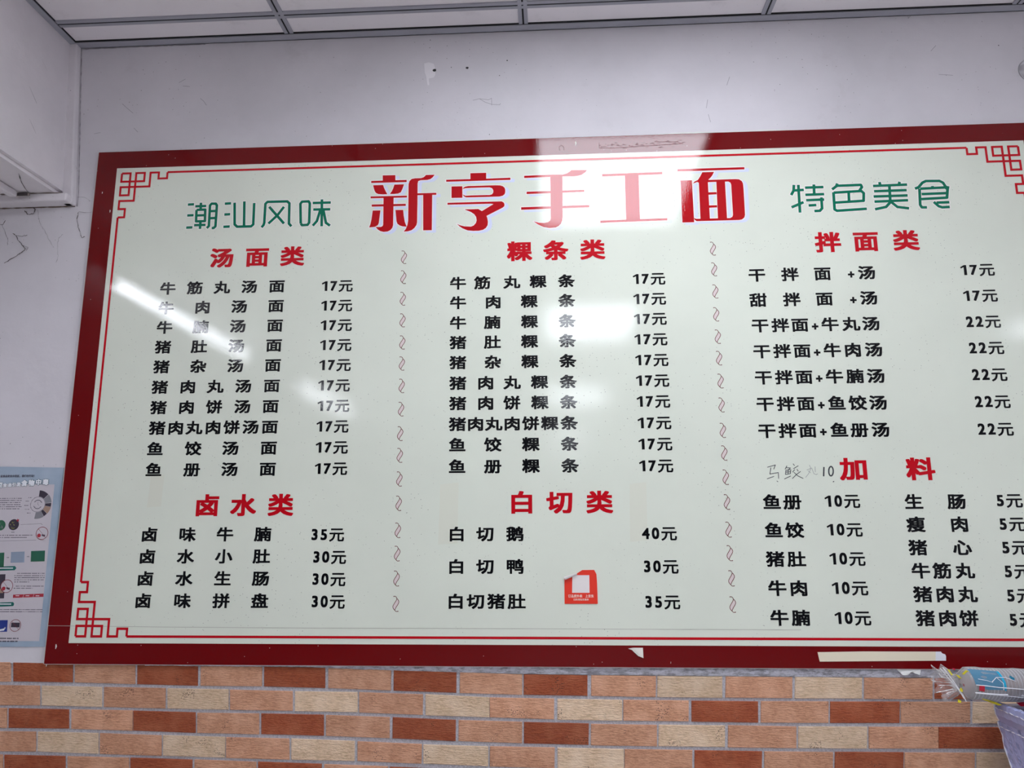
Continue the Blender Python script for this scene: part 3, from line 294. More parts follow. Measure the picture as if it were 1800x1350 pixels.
def gloss(name, col, speck=False, scuff=False, rough=.050):
    m = mat(name, col, rough, .39)
    v = coords(m)
    n1 = noise(m, v, 300, 1.5, .6); bump(m, n1, .75, .00009)
    c = col
    if scuff:
        s1 = noise(m, coords(m, (1, 1, 5)), 30, 4, .7); s = rng(m, s1, .70, .74)
        s2 = noise(m, v, 5, 2); s = mul(m, s, rng(m, s2, .5, .62))
        c = mix(m, mul(m, s, .5), c, tuple(min(1, x*.6+.3) for x in col))
        st = specks(m, v, 55, .045, .05)
        c = mix(m, mul(m, st, .8), c, (.62, .5, .48))
    if speck:
        mot = noise(m, v, 3.0, 4, .6)
        c = mix(m, rng(m, mot, .35, .7), c, tuple(x*.93 for x in col))
        a = specks(m, v, 62, .050, .15); b = specks(m, v, 120, .085, .07)
        msk = rng(m, noise(m, v, 4.5, 2), .42, .6)
        k = mul(m, mul(m, mul(m, a, b, 'MAXIMUM'), msk), .72)
        c = mix(m, k, c, (.06, .055, .05))
    if isinstance(c, tuple) is False: base(m, c)
    return m
M = {}
M['cream'] = gloss('cream_board', (.735, .772, .668), speck=True)
M['maroon'] = gloss('dark_red_border', (.150, .0015, .003), scuff=True)
M['red'] = gloss('red_ink', (.52, .004, .012))
M['title'] = gloss('title_red_ink', (.45, .003, .008))
M['black'] = gloss('black_ink', (.003, .0035, .005))
M['green'] = gloss('green_ink', (.003, .155, .085))
M['shadow_ink'] = gloss('lavender_ink', (.66, .70, .86))
M['white_ink'] = gloss('white_ink', (.86, .82, .80))
M['brown'] = gloss('brown_ink', (.13, .025, .02))
M['pinkish'] = gloss('pink_ink', (.72, .62, .60))
M['pencil'] = mat('marker_ink', (.04, .045, .05), .5)
M['pencil_faint'] = mat('faded_marker_ink', (.28, .29, .28), .5)

def plaster(name, col, mott=.9, bumps=.5):
    m = mat(name, col, .78, .25)
    v = coords(m)
    a = rng(m, noise(m, v, 2.2, 5, .65), .35, .7); c = mix(m, a, col, tuple(x*mott for x in col))
    d_ = rng(m, noise(m, v, 9, 5, .7), .60, .78); c = mix(m, mul(m, d_, .28), c, (.45, .42, .42))
    s = specks(m, v, 34, .035, .10); s2 = specks(m, v, 85, .07, .04)
    msk = rng(m, noise(m, v, 3.1, 2), .46, .62)
    c = mix(m, mul(m, mul(m, mul(m, s, s2, 'MAXIMUM'), msk), .75), c, (.10, .09, .09))
    base(m, c)
    h = mul(m, noise(m, v, 3.5, 3), mul(m, noise(m, v, 60, 4), .05), 'ADD')
    bump(m, h, bumps, .02)
    return m
M['wall'] = plaster('white_plaster', (.70, .67, .705), .86)
M['beam'] = plaster('beam_plaster', (.78, .74, .77), .85, .8)
M['crust'] = None
m = plaster('crusted_filler', (.66, .65, .74), .6, 1.); M['crust'] = m
vv = coords(m, (1, 1, 3.2)); hh = noise(m, vv, 55, 5, .7); bump(m, hh, 1.0, .012)
c_ = mix(m, rng(m, hh, .40, .56), (.40, .39, .44), (.80, .79, .88)); base(m, c_)

def brickmat(name, col, dark, light):
    m = mat(name, col, .72, .3)
    oi = nd(m, 'ShaderNodeObjectInfo')
    tc = nd(m, 'ShaderNodeTexCoord'); mp = nd(m, 'ShaderNodeMapping'); ln(m, tc.outputs['Object'], mp.inputs['Vector'])
    cx = nd(m, 'ShaderNodeCombineXYZ'); r50 = mul(m, oi.outputs['Random'], 40.); ln(m, r50, cx.inputs[0]); ln(m, r50, cx.inputs[1]); ln(m, cx.outputs[0], mp.inputs['Location'])
    mp2 = nd(m, 'ShaderNodeMapping'); mp2.inputs['Scale'].default_value = (1, 1, 6.5); ln(m, mp.outputs[0], mp2.inputs['Vector'])
    mp3 = nd(m, 'ShaderNodeMapping'); mp3.inputs['Scale'].default_value = (1, 1, 3.2); mp3.inputs['Rotation'].default_value = (0, .16, 0); ln(m, mp.outputs[0], mp3.inputs['Vector'])
    g = noise(m, mp2.outputs[0], 60, 4, .6); g2 = noise(m, mp3.outputs[0], 110, 3, .6)
    h = mul(m, g, g2, 'ADD'); bump(m, h, .9, .0035)
    c = mix(m, rng(m, g2, .35, .6), dark, col)
    c = mix(m, rng(m, noise(m, mp.outputs[0], 26, 3), .42, .75), c, light)
    stain = rng(m, noise(m, mp.outputs[0], 18, 3, .7), .60, .74)
    c = mix(m, mul(m, stain, .35), c, tuple(x*.55 for x in col))
    sp = specks(m, mp.outputs[0], 330, .33, .40); cl = rng(m, noise(m, mp.outputs[0], 22, 2), .62, .68)
    c = mix(m, mul(m, mul(m, sp, cl), .85), c, (.05, .025, .02))
    hs = nd(m, 'ShaderNodeHueSaturation'); ln(m, c, hs.inputs['Color']); ln(m, rng(m, oi.outputs['Random'], 0, 1, .90, 1.08), hs.inputs['Value'])
    base(m, hs.outputs[0])
    return m
M['p'] = brickmat('peach_brick', (.66, .345, .210), (.50, .240, .140), (.74, .41, .265))
M['r'] = brickmat('red_brick', (.38, .092, .036), (.28, .060, .025), (.43, .13, .06))
M['c'] = brickmat('cream_brick', (.80, .585, .40), (.62, .43, .27), (.86, .66, .48))
m = mat('grey_mortar', (.40, .40, .43), .9, .2); M['mortar'] = m
v_ = coords(m); n_ = noise(m, v_, 260, 5, .7); base(m, mix(m, rng(m, n_, .35, .65), (.42, .41, .45), (.66, .65, .70))); bump(m, n_, .8, .003)
M['tile'] = plaster('white_ceiling_board', (.86, .82, .85), .97, .05)
M['bar'] = mat('grey_metal_bar', (.36, .36, .41), .45, .5)
M['groove'] = mat('black_groove', (.004, .004, .006), .7)
M['white'] = mat('white_enamel', (.8, .8, .8), .4)
m = mat('grey_floor_tiles', (.45, .43, .40), .35); M['floor'] = m
bt = nd(m, 'ShaderNodeTexBrick'); bt.offset = 0; ln(m, coords(m), bt.inputs['Vector']); bt.inputs['Scale'].default_value = 1
bt.inputs['Brick Width'].default_value = .6; bt.inputs['Row Height'].default_value = .6; bt.inputs['Mortar Size'].default_value = .003
bt.inputs['Color1'].default_value = (.80, .77, .73, 1); bt.inputs['Color2'].default_value = (.74, .73, .70, 1); bt.inputs['Mortar'].default_value = (.2, .2, .2, 1); base(m, bt.outputs['Color'])
def emis(name, col, s):
    m = bpy.data.materials.new(name); m.use_nodes = True; nt = m.node_tree; nt.nodes.clear()
    e = nt.nodes.new('ShaderNodeEmission'); e.inputs[0].default_value = (*col, 1); e.inputs[1].default_value = s
    o = nt.nodes.new('ShaderNodeOutputMaterial'); nt.links.new(e.outputs[0], o.inputs[0]); return m
M['lamp'] = emis('lit_diffuser', (.91, .96, 1.05), PANEL_STRENGTH)
M['tubelamp'] = emis('lit_tube', (.92, .95, 1.04), TUBE_STRENGTH)

# ---------------- setting ----------------
ZC, XB = 2.855, -.10          # ceiling height, beam side
X0, X1, YF = -4.2, 5.2, -13.5
ZW = 1.3175                   # foot of the white plaster
wall = link('wall_back', mesh('wall_back', *box(X0, X1, .008, .25, ZW, 3.3)), None, [M['wall']])
tag(wall, 'white plastered wall with scuffs behind the menu board, brick tiles below', kind='structure')
mortar = link('mortar_bed', mesh('mortar_bed', *box(X0, X1, .0105, .25, 0, ZW)), wall, [M['mortar']]); mortar['label'] = 'grey mortar between the brick tiles'
# bricks: four measured corners each, bevelled slab proud of the mortar
def brick(c, xy):
    cx = sum(xy[0::2])/4; cz = sum(xy[1::2])/4
    q = [(xy[i]-cx, xy[i+1]-cz) for i in (0, 2, 4, 6)]      # tl tr br bl
    dy = random.uniform(-.0005, .0005)
    yb, ym, yf = .006, .0010+dy, 0+dy
    jit = lambda: random.uniform(-.0004, .0004)
    q = [(a+jit(), b+jit()) for a, b in q]
    ins = [(.0009, -.0009), (-.0009, -.0009), (-.0009, .0009), (.0009, .0009)]
    v = [(a, yb, b) for a, b in q] + [(a, ym, b) for a, b in q] + [(a+i, yf, b+j) for (a, b), (i, j) in zip(q, ins)]
    f = []
    for k in (0, 4):
        for i in range(4): f.append((k+i, k+(i+1) % 4, k+4+(i+1) % 4, k+4+i))
    f.append((8, 9, 10, 11))
    o = link('brick', mesh('brick', v, f), wall, [M[c]])
    o.location = (cx, .007, cz)
    bm = bmesh.new(); bm.from_mesh(o.data); bmesh.ops.recalc_face_normals(bm, faces=bm.faces)
    # face the room
    if sum(fc.normal.y*fc.calc_area() for fc in bm.faces) > 0: bmesh.ops.reverse_faces(bm, faces=bm.faces)
    bm.to_mesh(o.data); bm.free()
for b in BRICKS: brick(b[0], b[1:])
# courses that carry on beyond the frame: to the sides and below
rows_ = [[b for b in BRICKS[i*17:(i+1)*17]] for i in range(5)]
PX = .1425
def shifted(b, dx, dz, c=None): return [c or b[0]] + [v+(dx if k % 2 == 0 else dz) for k, v in enumerate(b[1:])]
for i in range(5):
    r_ = rows_[i]
    ex = [shifted(r_[-1 - (k % 2)], PX*(k+1 + (k % 2)), 0) for k in range(6)]
    el = [shifted(r_[k % 2], -PX*(k+1 + (k % 2)), 0) for k in range(1)]
    for b in ex + el: brick(b[0], b[1:])
    rows_[i] = el + r_ + ex
for n_ in range(5):
    src = rows_[3] if n_ % 2 == 0 else rows_[4]
    for b, ref, low in zip(src, rows_[2], rows_[4]):
        pitch = (ref[2]-low[2])/2
        dz = -pitch*2*(n_//2+1)
        q = shifted(b, 0, dz)
        brick(q[0], q[1:])
# crusty filler between board and bricks
st = STRIP[0]
V, Fc = [], []
N = 200
xa, xb = st[0][0], 2.42
def zb(x):
    for (a, b), (c, d_) in zip(st, st[1:]):
        if x <= c: return b+(d_-b)*(x-a)/(c-a)
    return st[-1][1]
rnd_ = [random.random() for _ in range(N*6+6)]
for i in range(N+1):
    x = xa+(xb-xa)*i/N
    for j in range(6):
        t = j/5; z = 1.326 + (zb(x)+.0006-1.326)*t
        V.append((x, .0085 - .0042*math.sin(t*math.pi)**.5*(.55+.45*math.sin(x*61+t*4+3*math.sin(x*17))) - .0012*rnd_[i*6+j], z))
for i in range(N):
    for j in range(5):
        a = i*6+j; Fc.append((a, a+1, a+7, a+6))
fl = link('filler_strip', mesh('filler_strip', V, Fc), wall, [M['crust']]); fl['label'] = 'crusted whitish filler between board and top bricks'
for p in fl.data.polygons: p.use_smooth = True
# flaking scrap of paint under the board
V = [(a, .003 - .006*((z-min(q[1] for q in FLAKE)) < .004), z) for a, z in FLAKE]
# painted rim above the board
V, Fc = [], []
for i in range(121):
    x = .38+1.36*i/120
    h = 2.5545 + .0025*math.sin(x*9) + .0012*rnd_[i*3] + .0015*math.sin(x*31)
    V += [(x, .0065, 2.54), (x, .0068, h)]
for i in range(120): Fc.append((2*i, 2*i+2, 2*i+3, 2*i+1))
M['caulk'] = plaster('cream_caulk', (.70, .70, .68), .9, .6)
ck = link('caulk_line', mesh('caulk_line', V, Fc), wall, [M['caulk']]); ck['label'] = 'pale caulk line above the board'
# filled patch, drill holes, scratches
M['patch'] = mat('filler_patch', (.80, .77, .80), .7)
o = link('filled_patch', mesh('filled_patch', *flat([PATCH], .0077)), wall, [M['patch']]); o['label'] = 'paler patch of filler beside a drill hole'
M['hole'] = mat('dark_hole', (.03, .027, .03), .9)
sz = [.0055, .0045, .0015, .002, .0015, .0015, .0015, .0015, .0018]
for (x, z), s in zip(HOLES, sz):
    o = link('drill_hole', mesh('drill_hole', *flat([[(x+s*random.uniform(.45, 1)*math.cos(k*.785), z+s*random.uniform(.6, 1)*math.sin(k*.785)) for k in range(8)]], .0074)), wall, [M['hole']])
M['scratch'] = mat('grey_scratch', (.34, .32, .35), .8)
for s in SCR+SCR2:
    link('scratch', mesh('scratch', *flat(stroke(s, .0011, False), .0076)), wall, [M['scratch']])
M['soot'] = mat('soot', (.10, .085, .085), .95)
cobw = [.0026, .0014, .0018, .0010, .0030, .0007, .0022, .0010, .0008, .0009, .0012]
cb = []
for s, w_ in zip(COB, cobw):
    pts = []
    for (a, b), (c, d_) in zip(s, s[1:]):
        for k in range(5):
            t = k/5; pts.append((a+(c-a)*t+random.uniform(-.0012, .0012), .0055, b+(d_-b)*t+random.uniform(-.0012, .0012)))
    pts.append((s[-1][0], .0055, s[-1][1]))
    cb.append(tube(pts, [w_*.42*random.uniform(.35, 1.0) for _ in pts], 5))
o = link('cobweb', mesh('cobweb', *join_data(cb)), None, [M['soot']])
tag(o, 'sooty cobweb threads clinging to the wall under the beam', 'cobweb', kind='stuff')

floor = link('floor', mesh('floor', *box(X0, X1, YF, .25, -.1, 0)), None, [M['floor']]); tag(floor, 'pale floor tiles of the dining room', kind='structure')
wl = link('wall_left', mesh('wall_left', *box(X0-.2, X0, YF, .25, 0, 3.3)), None, [M['wall']]); tag(wl, 'white side wall left of the room', kind='structure')
wr = link('wall_right', mesh('wall_right', *box(X1, X1+.2, YF, .25, 0, 3.3)), None, [M['wall']]); tag(wr, 'white side wall right of the room', kind='structure')

M['rear'] = mat('dim_rear_wall', (.30, .28, .27), .8)
rw = link('wall_front', mesh('wall_front', *box(X0, X1, YF-.2, YF, 0, 3.3)), None, [M['rear']]); tag(rw, 'dim far wall of the dining room behind the camera', kind='structure')
# beam that crosses above the left end of the wall: leaning side, soffit
zs = 2.431
bt_ = [(-.62, YF, zs-.006), (-.074, YF, zs), (-.074, .008, zs), (-.62, .008, zs-.006)]
tp_ = [(-.62, YF, ZC+.3), (-.122, YF, ZC+.3), (-.122, .008, ZC+.3), (-.62, .008, ZC+.3)]
me = mesh('trim_beam', *hexa(bt_, tp_)); 
bm = bmesh.new(); bm.from_mesh(me)
ed = [e for e in bm.edges if all(abs(v.co.x+.074) < .001 and v.co.z < 2.5 for v in e.verts)]
bmesh.ops.bevel(bm, geom=ed, offset=.010, segments=4, affect='EDGES'); bm.to_mesh(me); bm.free()
beam = link('trim_1', me, None, [M['beam']]); tag(beam, 'plastered beam crossing above the left end of the wall', kind='structure')
# ledge where the soffit meets the wall
led = link('ledge', mesh('ledge', *box(-.62, -.052, -.030, .008, 2.409, 2.430)), beam, [M['beam']]); bevel_mesh(led.data, .004)
led['label'] = 'narrow ledge where the beam underside meets the wall'
# boxed-in corner trunking
b4 = [(-.074, -.012, 2.409), (-.0485, -.012, 2.409), (-.0485, .008, 2.409), (-.074, .008, 2.409)]
t4 = [(-.110, -.012, ZC), (-.084, -.012, ZC), (-.084, .008, ZC), (-.110, .008, ZC)]
me = mesh('trim_2', *hexa(b4, t4)); bevel_mesh(me, .003)
o = link('trim_2', me, None, [M['beam']]); tag(o, 'painted vertical cable trunking in the corner beside the beam', kind='structure')
# grime lines in the corners, threads under the beam
M['grime'] = mat('brown_grime', (.16, .11, .085), .9)
def grime(pts, r_, m_, par):
    q = []
    for (p, p2) in zip(pts, pts[1:]):
        n = max(2, int((Vector(p2)-Vector(p)).length/.008))
        q += [Vector(p).lerp(Vector(p2), k/n) for k in range(n)]
    q.append(Vector(pts[-1]))
    link('grime_line', mesh('grime_line', *tube(q, [r_*random.uniform(.3, 1.1) for _ in q], 5)), par, [m_])
M['seamgrey'] = mat('grey_gap', (.24, .22, .25), .9)
grime([(-.60, .0065, 2.4075), (-.052, .0065, 2.4085)], .0017, M['grime'], wall)
grime([(-.047, .0075, 2.409), (-.0465, .0075, 2.44), (-.0826, .0075, ZC-.004)], .0009, M['seamgrey'], wall)
grime([(-.0752, -.0125, 2.42), (-.1105, -.0125, ZC-.004)], .0008, M['seamgrey'], beam)
grime([(-.085, .0075, ZC-.0055), (.25, .0075, ZC-.0050)], .0008, M['seamgrey'], wall)
grime([(-.060, -.031, 2.4285), (-.22, -.031, 2.4290)], .0009, M['grime'], beam)
for pl in SOFFIT_LINES:
    grime([(x, max(-.5, y), 2.4285) for x, y in pl], .0011, M['soot'], beam)
# ceiling: metal grid, boards
ceil = link('ceiling', mesh('ceiling', *box(X0, X1, YF, .25, ZC+.06, ZC+.3)), None, [M['tile']]); tag(ceil, 'suspended ceiling of white boards in a grey metal grid', kind='structure')
xs_ = [XB-.002] + [.48+.6*i for i in range(8)]
ys_ = [.008, -.084, -.52, -1.32, -1.88, -2.44, -3.30, -3.9, -4.5, -5.1, -5.96] + [-5.96-.62*i for i in range(1, 13)]
lights = [(1, 2), (1, 5), (1, 9), (1, 14), (1, 19), (6, 2), (6, 5)]  # last two: fill panels added out of view in the right bay
tile_cache = {}
def tile(x0, x1, y0, y1):
    k = (round(x1-x0, 4), round(y1-y0, 4))
    if k not in tile_cache:
        me = mesh('ceiling_tile', *box(-k[0]/2, k[0]/2, -k[1]/2, k[1]/2, 0, .012)); bevel_mesh(me, .0012, 1); me.materials.append(M['tile']); tile_cache[k] = me
    o = bpy.data.objects.new('ceiling_tile', tile_cache[k]); COL.objects.link(o); o.parent = ceil
    o.location = ((x0+x1)/2, (y0+y1)/2, ZC+.0035)
for i in range(len(xs_)-1):
    for j in range(len(ys_)-1):
        if (i-1, j) in [(a, b) for a, b in lights]: pass
        if (i-1, j) in lights: continue
        tile(xs_[i]+.004, xs_[i+1]-.004, ys_[j+1]+.004, ys_[j]-.004)
bars, gro = [], [box(-.088, X1, -.0158, -.0138, ZC-.0006, ZC+.004), box(-.0868, -.0846, YF, -.014, ZC-.0006, ZC+.004)]
for x in xs_[1:]:
    bars += [box(x-.0115, x-.0022, YF, .008, ZC-.0005, ZC+.004), box(x+.0022, x+.0115, YF, .008, ZC-.0005, ZC+.004)]
    gro.append(box(x-.0022, x+.0022, YF, .008, ZC+.0006, ZC+.006))
for y in ys_[1:]:
    xr_ = xs_[-1]
    bars += [box(XB-.002, xr_, y-.0115, y-.0022, ZC-.0004, ZC+.0042), box(XB-.002, xr_, y+.0022, y+.0115, ZC-.0004, ZC+.0042)]
    gro.append(box(XB-.002, xr_, y-.0022, y+.0022, ZC+.0005, ZC+.0058))
o = link('grid_bar', mesh('grid_bar', *join_data(bars)), ceil, [M['bar']]); o['kind'] = 'stuff'; o['label'] = 'grey metal grid bars between the ceiling boards'
o = link('grid_groove', mesh('grid_groove', *join_data(gro)), ceil, [M['groove']]); o['kind'] = 'stuff'; o['label'] = 'black slots along the grid bars'
me = mesh('trim_3', *join_data([box(-.108, X1, -.014, .008, ZC-.003, ZC), box(-.108, X1, .0055, .008, ZC-.003, ZC+.02)])); 
o = link('trim_3', me, None, [M['bar']]); tag(o, 'grey metal edge strip where ceiling meets the back wall', kind='structure')
me = mesh('trim_4', *box(-.108, -.086, YF, -.012, ZC-.0032, ZC-.0002))
o = link('trim_4', me, None, [M['bar']]); tag(o, 'grey metal edge strip where ceiling meets the beam side', kind='structure')

# recessed lamps reflected in the board, plus two unseen panels added for fill
done = set()
nn = 0
places = ['nearest the menu wall', 'second from the menu wall', 'third from the menu wall', 'fourth from the menu wall', 'fifth from the menu wall', 'added as unseen fill in the right bay, nearer the menu wall', 'added as unseen fill in the right bay, farther from the menu wall']
for k in range(len(lights)):
    i, j = lights[k]; i += 1
    x0, x1, y0, y1 = xs_[i]+.012, xs_[i+1]-.012, ys_[j+1]+.012, ys_[j]-.012
    t = empty('ceiling_lamp', ((x0+x1)/2, (y0+y1)/2, ZC)); tag(t, 'white recessed light panel '+places[nn], 'light', 'recessed ceiling light panels')
    nn += 1
    hx, hy = (x1-x0)/2, (y1-y0)/2
    link('lamp_frame', mesh('lamp_frame', *join_data([box(-hx, hx, -hy, -hy+.015, 0, .05), box(-hx, hx, hy-.015, hy, 0, .05), box(-hx, -hx+.015, -hy+.015, hy-.015, 0, .05), box(hx-.015, hx, -hy+.015, hy-.015, 0, .05)])), t, [M['white']])
    link('diffuser', mesh('diffuser', *box(-hx+.015, hx-.015, -hy+.015, hy-.015, .004, .012)), t, [M['lamp']])
for k, (ya, yb_) in enumerate([(-.48, -1.56), (-2.25, -3.35)]):
    t = empty('tube_lamp', (-.25, (ya+yb_)/2, zs)); tag(t, 'fluorescent tube under the beam, ' + ['nearest the menu wall', 'farther from the menu wall'][k], 'lamp', 'tube lamps under the beam')
    h = (ya-yb_)/2
    link('batten', mesh('batten', *box(-.022, .022, -h, h, -.034, -.006)), t, [M['white']])
    link('tube', mesh('tube', *tube([(0, -h+.03, -.052), (0, h-.03, -.052)], .017, 16)), t, [M['tubelamp']])
    for s in (-1, 1): link('end_cap', mesh('end_cap', *box(-.014, .014, s*(h-.015)-.014, s*(h-.015)+.014, -.064, -.034)), t, [M['white']])
# cable strip on the soffit running to the tubes
me = mesh('cable_strip', *box(-.186, -.166, -.50, -.045, zs-.018, zs-.002)); bevel_mesh(me, .003)
t = link('cable_strip', me, None, [M['beam']]); tag(t, 'painted cable strip under the beam at the top left', 'cable cover')
t = empty('wire_clip', (CLIP[2]-.005, -.030, zs-.003)); tag(t, 'small dirty clip under the beam beside the cable strip', 'clip')
M['dirty'] = mat('dirty_plastic', (.30, .26, .24), .7)
link('plate', mesh('plate', *box(-.016, .010, -.009, -.0015, -.006, -.001)), t, [M['dirty']])
link('lip', mesh('lip', *box(-.016, .010, -.010, -.009, -.009, -.001)), t, [M['soot']])

# ---------------- menu board ----------------
YB = 0.0
bx0, bz1, bz0 = 0.0, 2.550, 1.3179
ix0, iz1, ix1, iz0 = .0517, 2.5048, 2.2590, 1.3624
bx1 = ix1 + .0517
board = empty('menu_board', (0, 0, 0))
tag(board, 'large cream menu board with dark red border and printed price list', 'menu board')
me = mesh('panel', *box(bx0, bx1, .0002, .0055, bz0, bz1)); link('panel', me, board, [M['cream']])
def part(name, data, m, label=None, kind=None):
    o = link(name, mesh(name, *data), board, [m])
    if label: o['label'] = label
    if kind: o['kind'] = kind
    return o
brd = [[(bx0, bz1), (bx1, bz1), (bx1, iz1), (bx0, iz1)], [(bx0, bz0), (bx1, bz0), (bx1, iz0), (bx0, iz0)], [(bx0, iz0), (ix0, iz0), (ix0, iz1), (bx0, iz1)], [(ix1, iz0), (bx1, iz0), (bx1, iz1), (ix1, iz1)]]
part('border', flat(brd, 0.0), M['maroon'], 'dark red printed border')
M['edge'] = mat('pale_board_edge', (.62, .58, .54), .6)
part('board_edge', join_data([box(bx0-.0018, bx0, .0006, .0055, bz0, bz1), box(bx0, bx1, .0006, .0055, bz0-.0012, bz0)]), M['edge'], 'pale cut edge of the board')
# fretwork frame line
a, b, c, d_, e, g, h, w1_ = .0145, .0368, .0515, .0735, .0885, .110, .132, .031
P1 = [(a, a), (b, a), (b, d_), (a, d_), (a, c), (e, c), (e, a), (g, a), (g, w1_), (h, w1_), (h, a)]
P2 = [(a, a), (a, b), (d_, b), (d_, a), (c, a), (c, e), (a, e), (a, g), (w1_, g), (w1_, h), (a, h)]
FW = .0053
for nm, fx, fz in (('tl', 0, 0), ('tr', 1, 0), ('bl', 0, 1), ('br', 1, 1)):
    pl = []
    for P_ in (P1, P2):
        pts = [((ix1-u if fx else ix0+u), (iz0+v if fz else iz1-v)) for u, v in P_]
        pl += stroke(pts, FW)
    part('corner_ornament', flat(pl, -.00022), M['red'], 'red knotted fretwork corner')
fr = [stroke([(ix0+h, iz1-a), (ix1-h, iz1-a)], FW), stroke([(ix0+h, iz0+a), (ix1-h, iz0+a)], FW), stroke([(ix0+a, iz0+h), (ix0+a, iz1-h)], FW), stroke([(ix1-a, iz0+h), (ix1-a, iz1-h)], FW)]
part('frame_line', flat([p for s in fr for p in s], -.00018), M['red'], 'thin red frame line')

# title: lavender drop shadow, pale outline, red strokes
for k, polys in TITLE:
    polys = [[tuple(p) for p in q] for q in polys]
    sh = [[(x+.0085, z-.0045) for x, z in q] for q in polys]
    part('title_shadow', flat(grow(sh, .0016, .0016, 8), -.00006), M['shadow_ink'], 'lavender drop shadow of the title')
    part('title_outline', flat(grow(polys, .0019, .0019, 8), -.00013), M['white_ink'], 'pale outline of the title')
    part('title_character', flat(polys, -.0002), M['title'], 'large red title character')
for G in GREEN:
    for chs in G:
        pl = [p for s in chs for p in stroke([tuple(q) for q in s], .0066, False)]
        part('slogan_outline', flat(grow(pl, .0017, .0017, 8), -.00010), M['white_ink'])
        part('slogan_character', flat(pl, -.00018), M['green'], 'green rounded slogan character')
# headings
def lettering(name, chars, m, label=None):
    """a line of print: an Empty whose children are the single characters"""
    o = empty(name); o.parent = board
    if label: o['label'] = label
    for d in chars: link('character', mesh('character', *d), o, [m])
g_ = glyph('面', .030, .027)[2]
SX, SZ = .0378/(g_[1]-g_[0]), .0298/(g_[3]-g_[2])
g_ = glyph('面', .036, .030)[2]
HX, HZ = .0571/(g_[1]-g_[0]), .0465/(g_[3]-g_[2])
YT = -.0002
for s, cs in HEADS:
    z = sum(q[1] for q in cs)/len(cs)
    lettering('heading', [put_cjk(ch, q[0], z, HX, HZ, YT, .036, .030) for ch, q in zip(s, cs)], M['red'], 'red section heading ' + s)
for ch, q in zip('加料', ADD):
    part('heading', put_cjk(ch, q[0], q[1], HX*1.04, HZ, YT, .036, .030), M['red'], 'red section heading character ' + ch)
yuan = glyph('元', .020, .020)[2]
YX, YZ = .0340/(yuan[1]-yuan[0]), .0288/(yuan[3]-yuan[2])
for s, cs, pr, xl, xr, zc in ROWS:
    D_ = []
    zr = sum(q[1] for ch, q in zip(s, cs) if ch != '+')/len([1 for ch in s if ch != '+'])
    col3 = cs[0][0] > 1.5
    kx, ky = (.030, .027)
    for ch, q in zip(s, cs):
        if ch == '+': D_.append(put_bbox('+', q[0], q[1]-.0075, .026, .0150, YT, .045, .045))
        else: D_.append(put_cjk(ch, q[0], zr, SX, SZ*(1.03 if col3 else 1), YT, kx, ky))
    lettering('dish_name', D_, M['black'])
    D_ = []
    ex, ez = (yuan[0]+yuan[1])/2, (yuan[2]+yuan[3])/2
    v, f, bb = glyph('元', .020, .020)
    D_.append(([(xr-.0170+(p[0]-ex)*YX, YT, zc+(p[1]-ez)*YZ) for p in v], f))
    n = len(pr)
    for i, ch in enumerate(pr):
        cxd = xr-.0170 - .0294 - (n-1-i)*.0212
        D_.append(put_bbox(ch, cxd, zc-.0112, .0315, .0242 if ch in '1745' else .0250, YT, .038, .030))
    lettering('price', D_, M['black'])
# handwriting
part('handwriting', flat([p for s in HAND for p in stroke([tuple(q) for q in s], .0015, False)], -.00015), M['pencil'], 'thin handwritten extra dish')
part('handwriting', flat([p for s in HANDF for p in stroke([tuple(q) for q in s], .0010, False)], -.00015), M['pencil_faint'], 'faded handwritten character')
part('handwriting', flat([p for s in HANDT for p in stroke([tuple(q) for q in s], .0031, False)], -.00015), M['pencil'], 'thick handwritten number 10')
# divider marks
def bez(p, n=5):
    out = []
    for i in range(len(p)-1):
        p0 = p[max(i-1, 0)]; p1 = p[i]; p2 = p[i+1]; p3 = p[min(i+2, len(p)-1)]
        for k in range(n):
            t = k/n
            out.append(tuple(.5*((2*p1[c])+(-p0[c]+p2[c])*t+(2*p0[c]-5*p1[c]+4*p2[c]-p3[c])*t*t+(-p0[c]+3*p1[c]-3*p2[c]+p3[c])*t**3) for c in (0, 1)))
    return out + [p[-1]]
S1 = [(200, 77), (222, 78), (240, 100), (236, 125), (205, 175), (191, 205), (196, 232), (215, 255), (235, 272), (260, 270)]
S2 = [(240, 104), (258, 122), (269, 150), (255, 185), (238, 210), (224, 235), (216, 256)]
ks = .000165
for col, side in zip(DIV, ('left', 'right')):
    dv = empty('divider'); dv.parent = board; dv['label'] = 'column of brown curled divider marks'
    for x, z in col:
        pl = []
        for S in (S1, S2):
            pl += stroke(bez([(x+(u-229)*ks, z-(v-173)*ks) for u, v in S]), .0013, False)
        for u, v in ((200, 78), (259, 270)): pl.append(circ((x+(u-229)*ks, z-(v-173)*ks), .0011, 8))
        link('curl_fill', mesh('curl_fill', *flat([[(x+(u-229)*ks, z-(v-173)*ks) for u, v in S1[2:8]+S2[::-1][1:]]], -.00008)), dv, [M['pinkish']])
        link('curl', mesh('curl', *flat(pl, -.00016)), dv, [M['brown']])
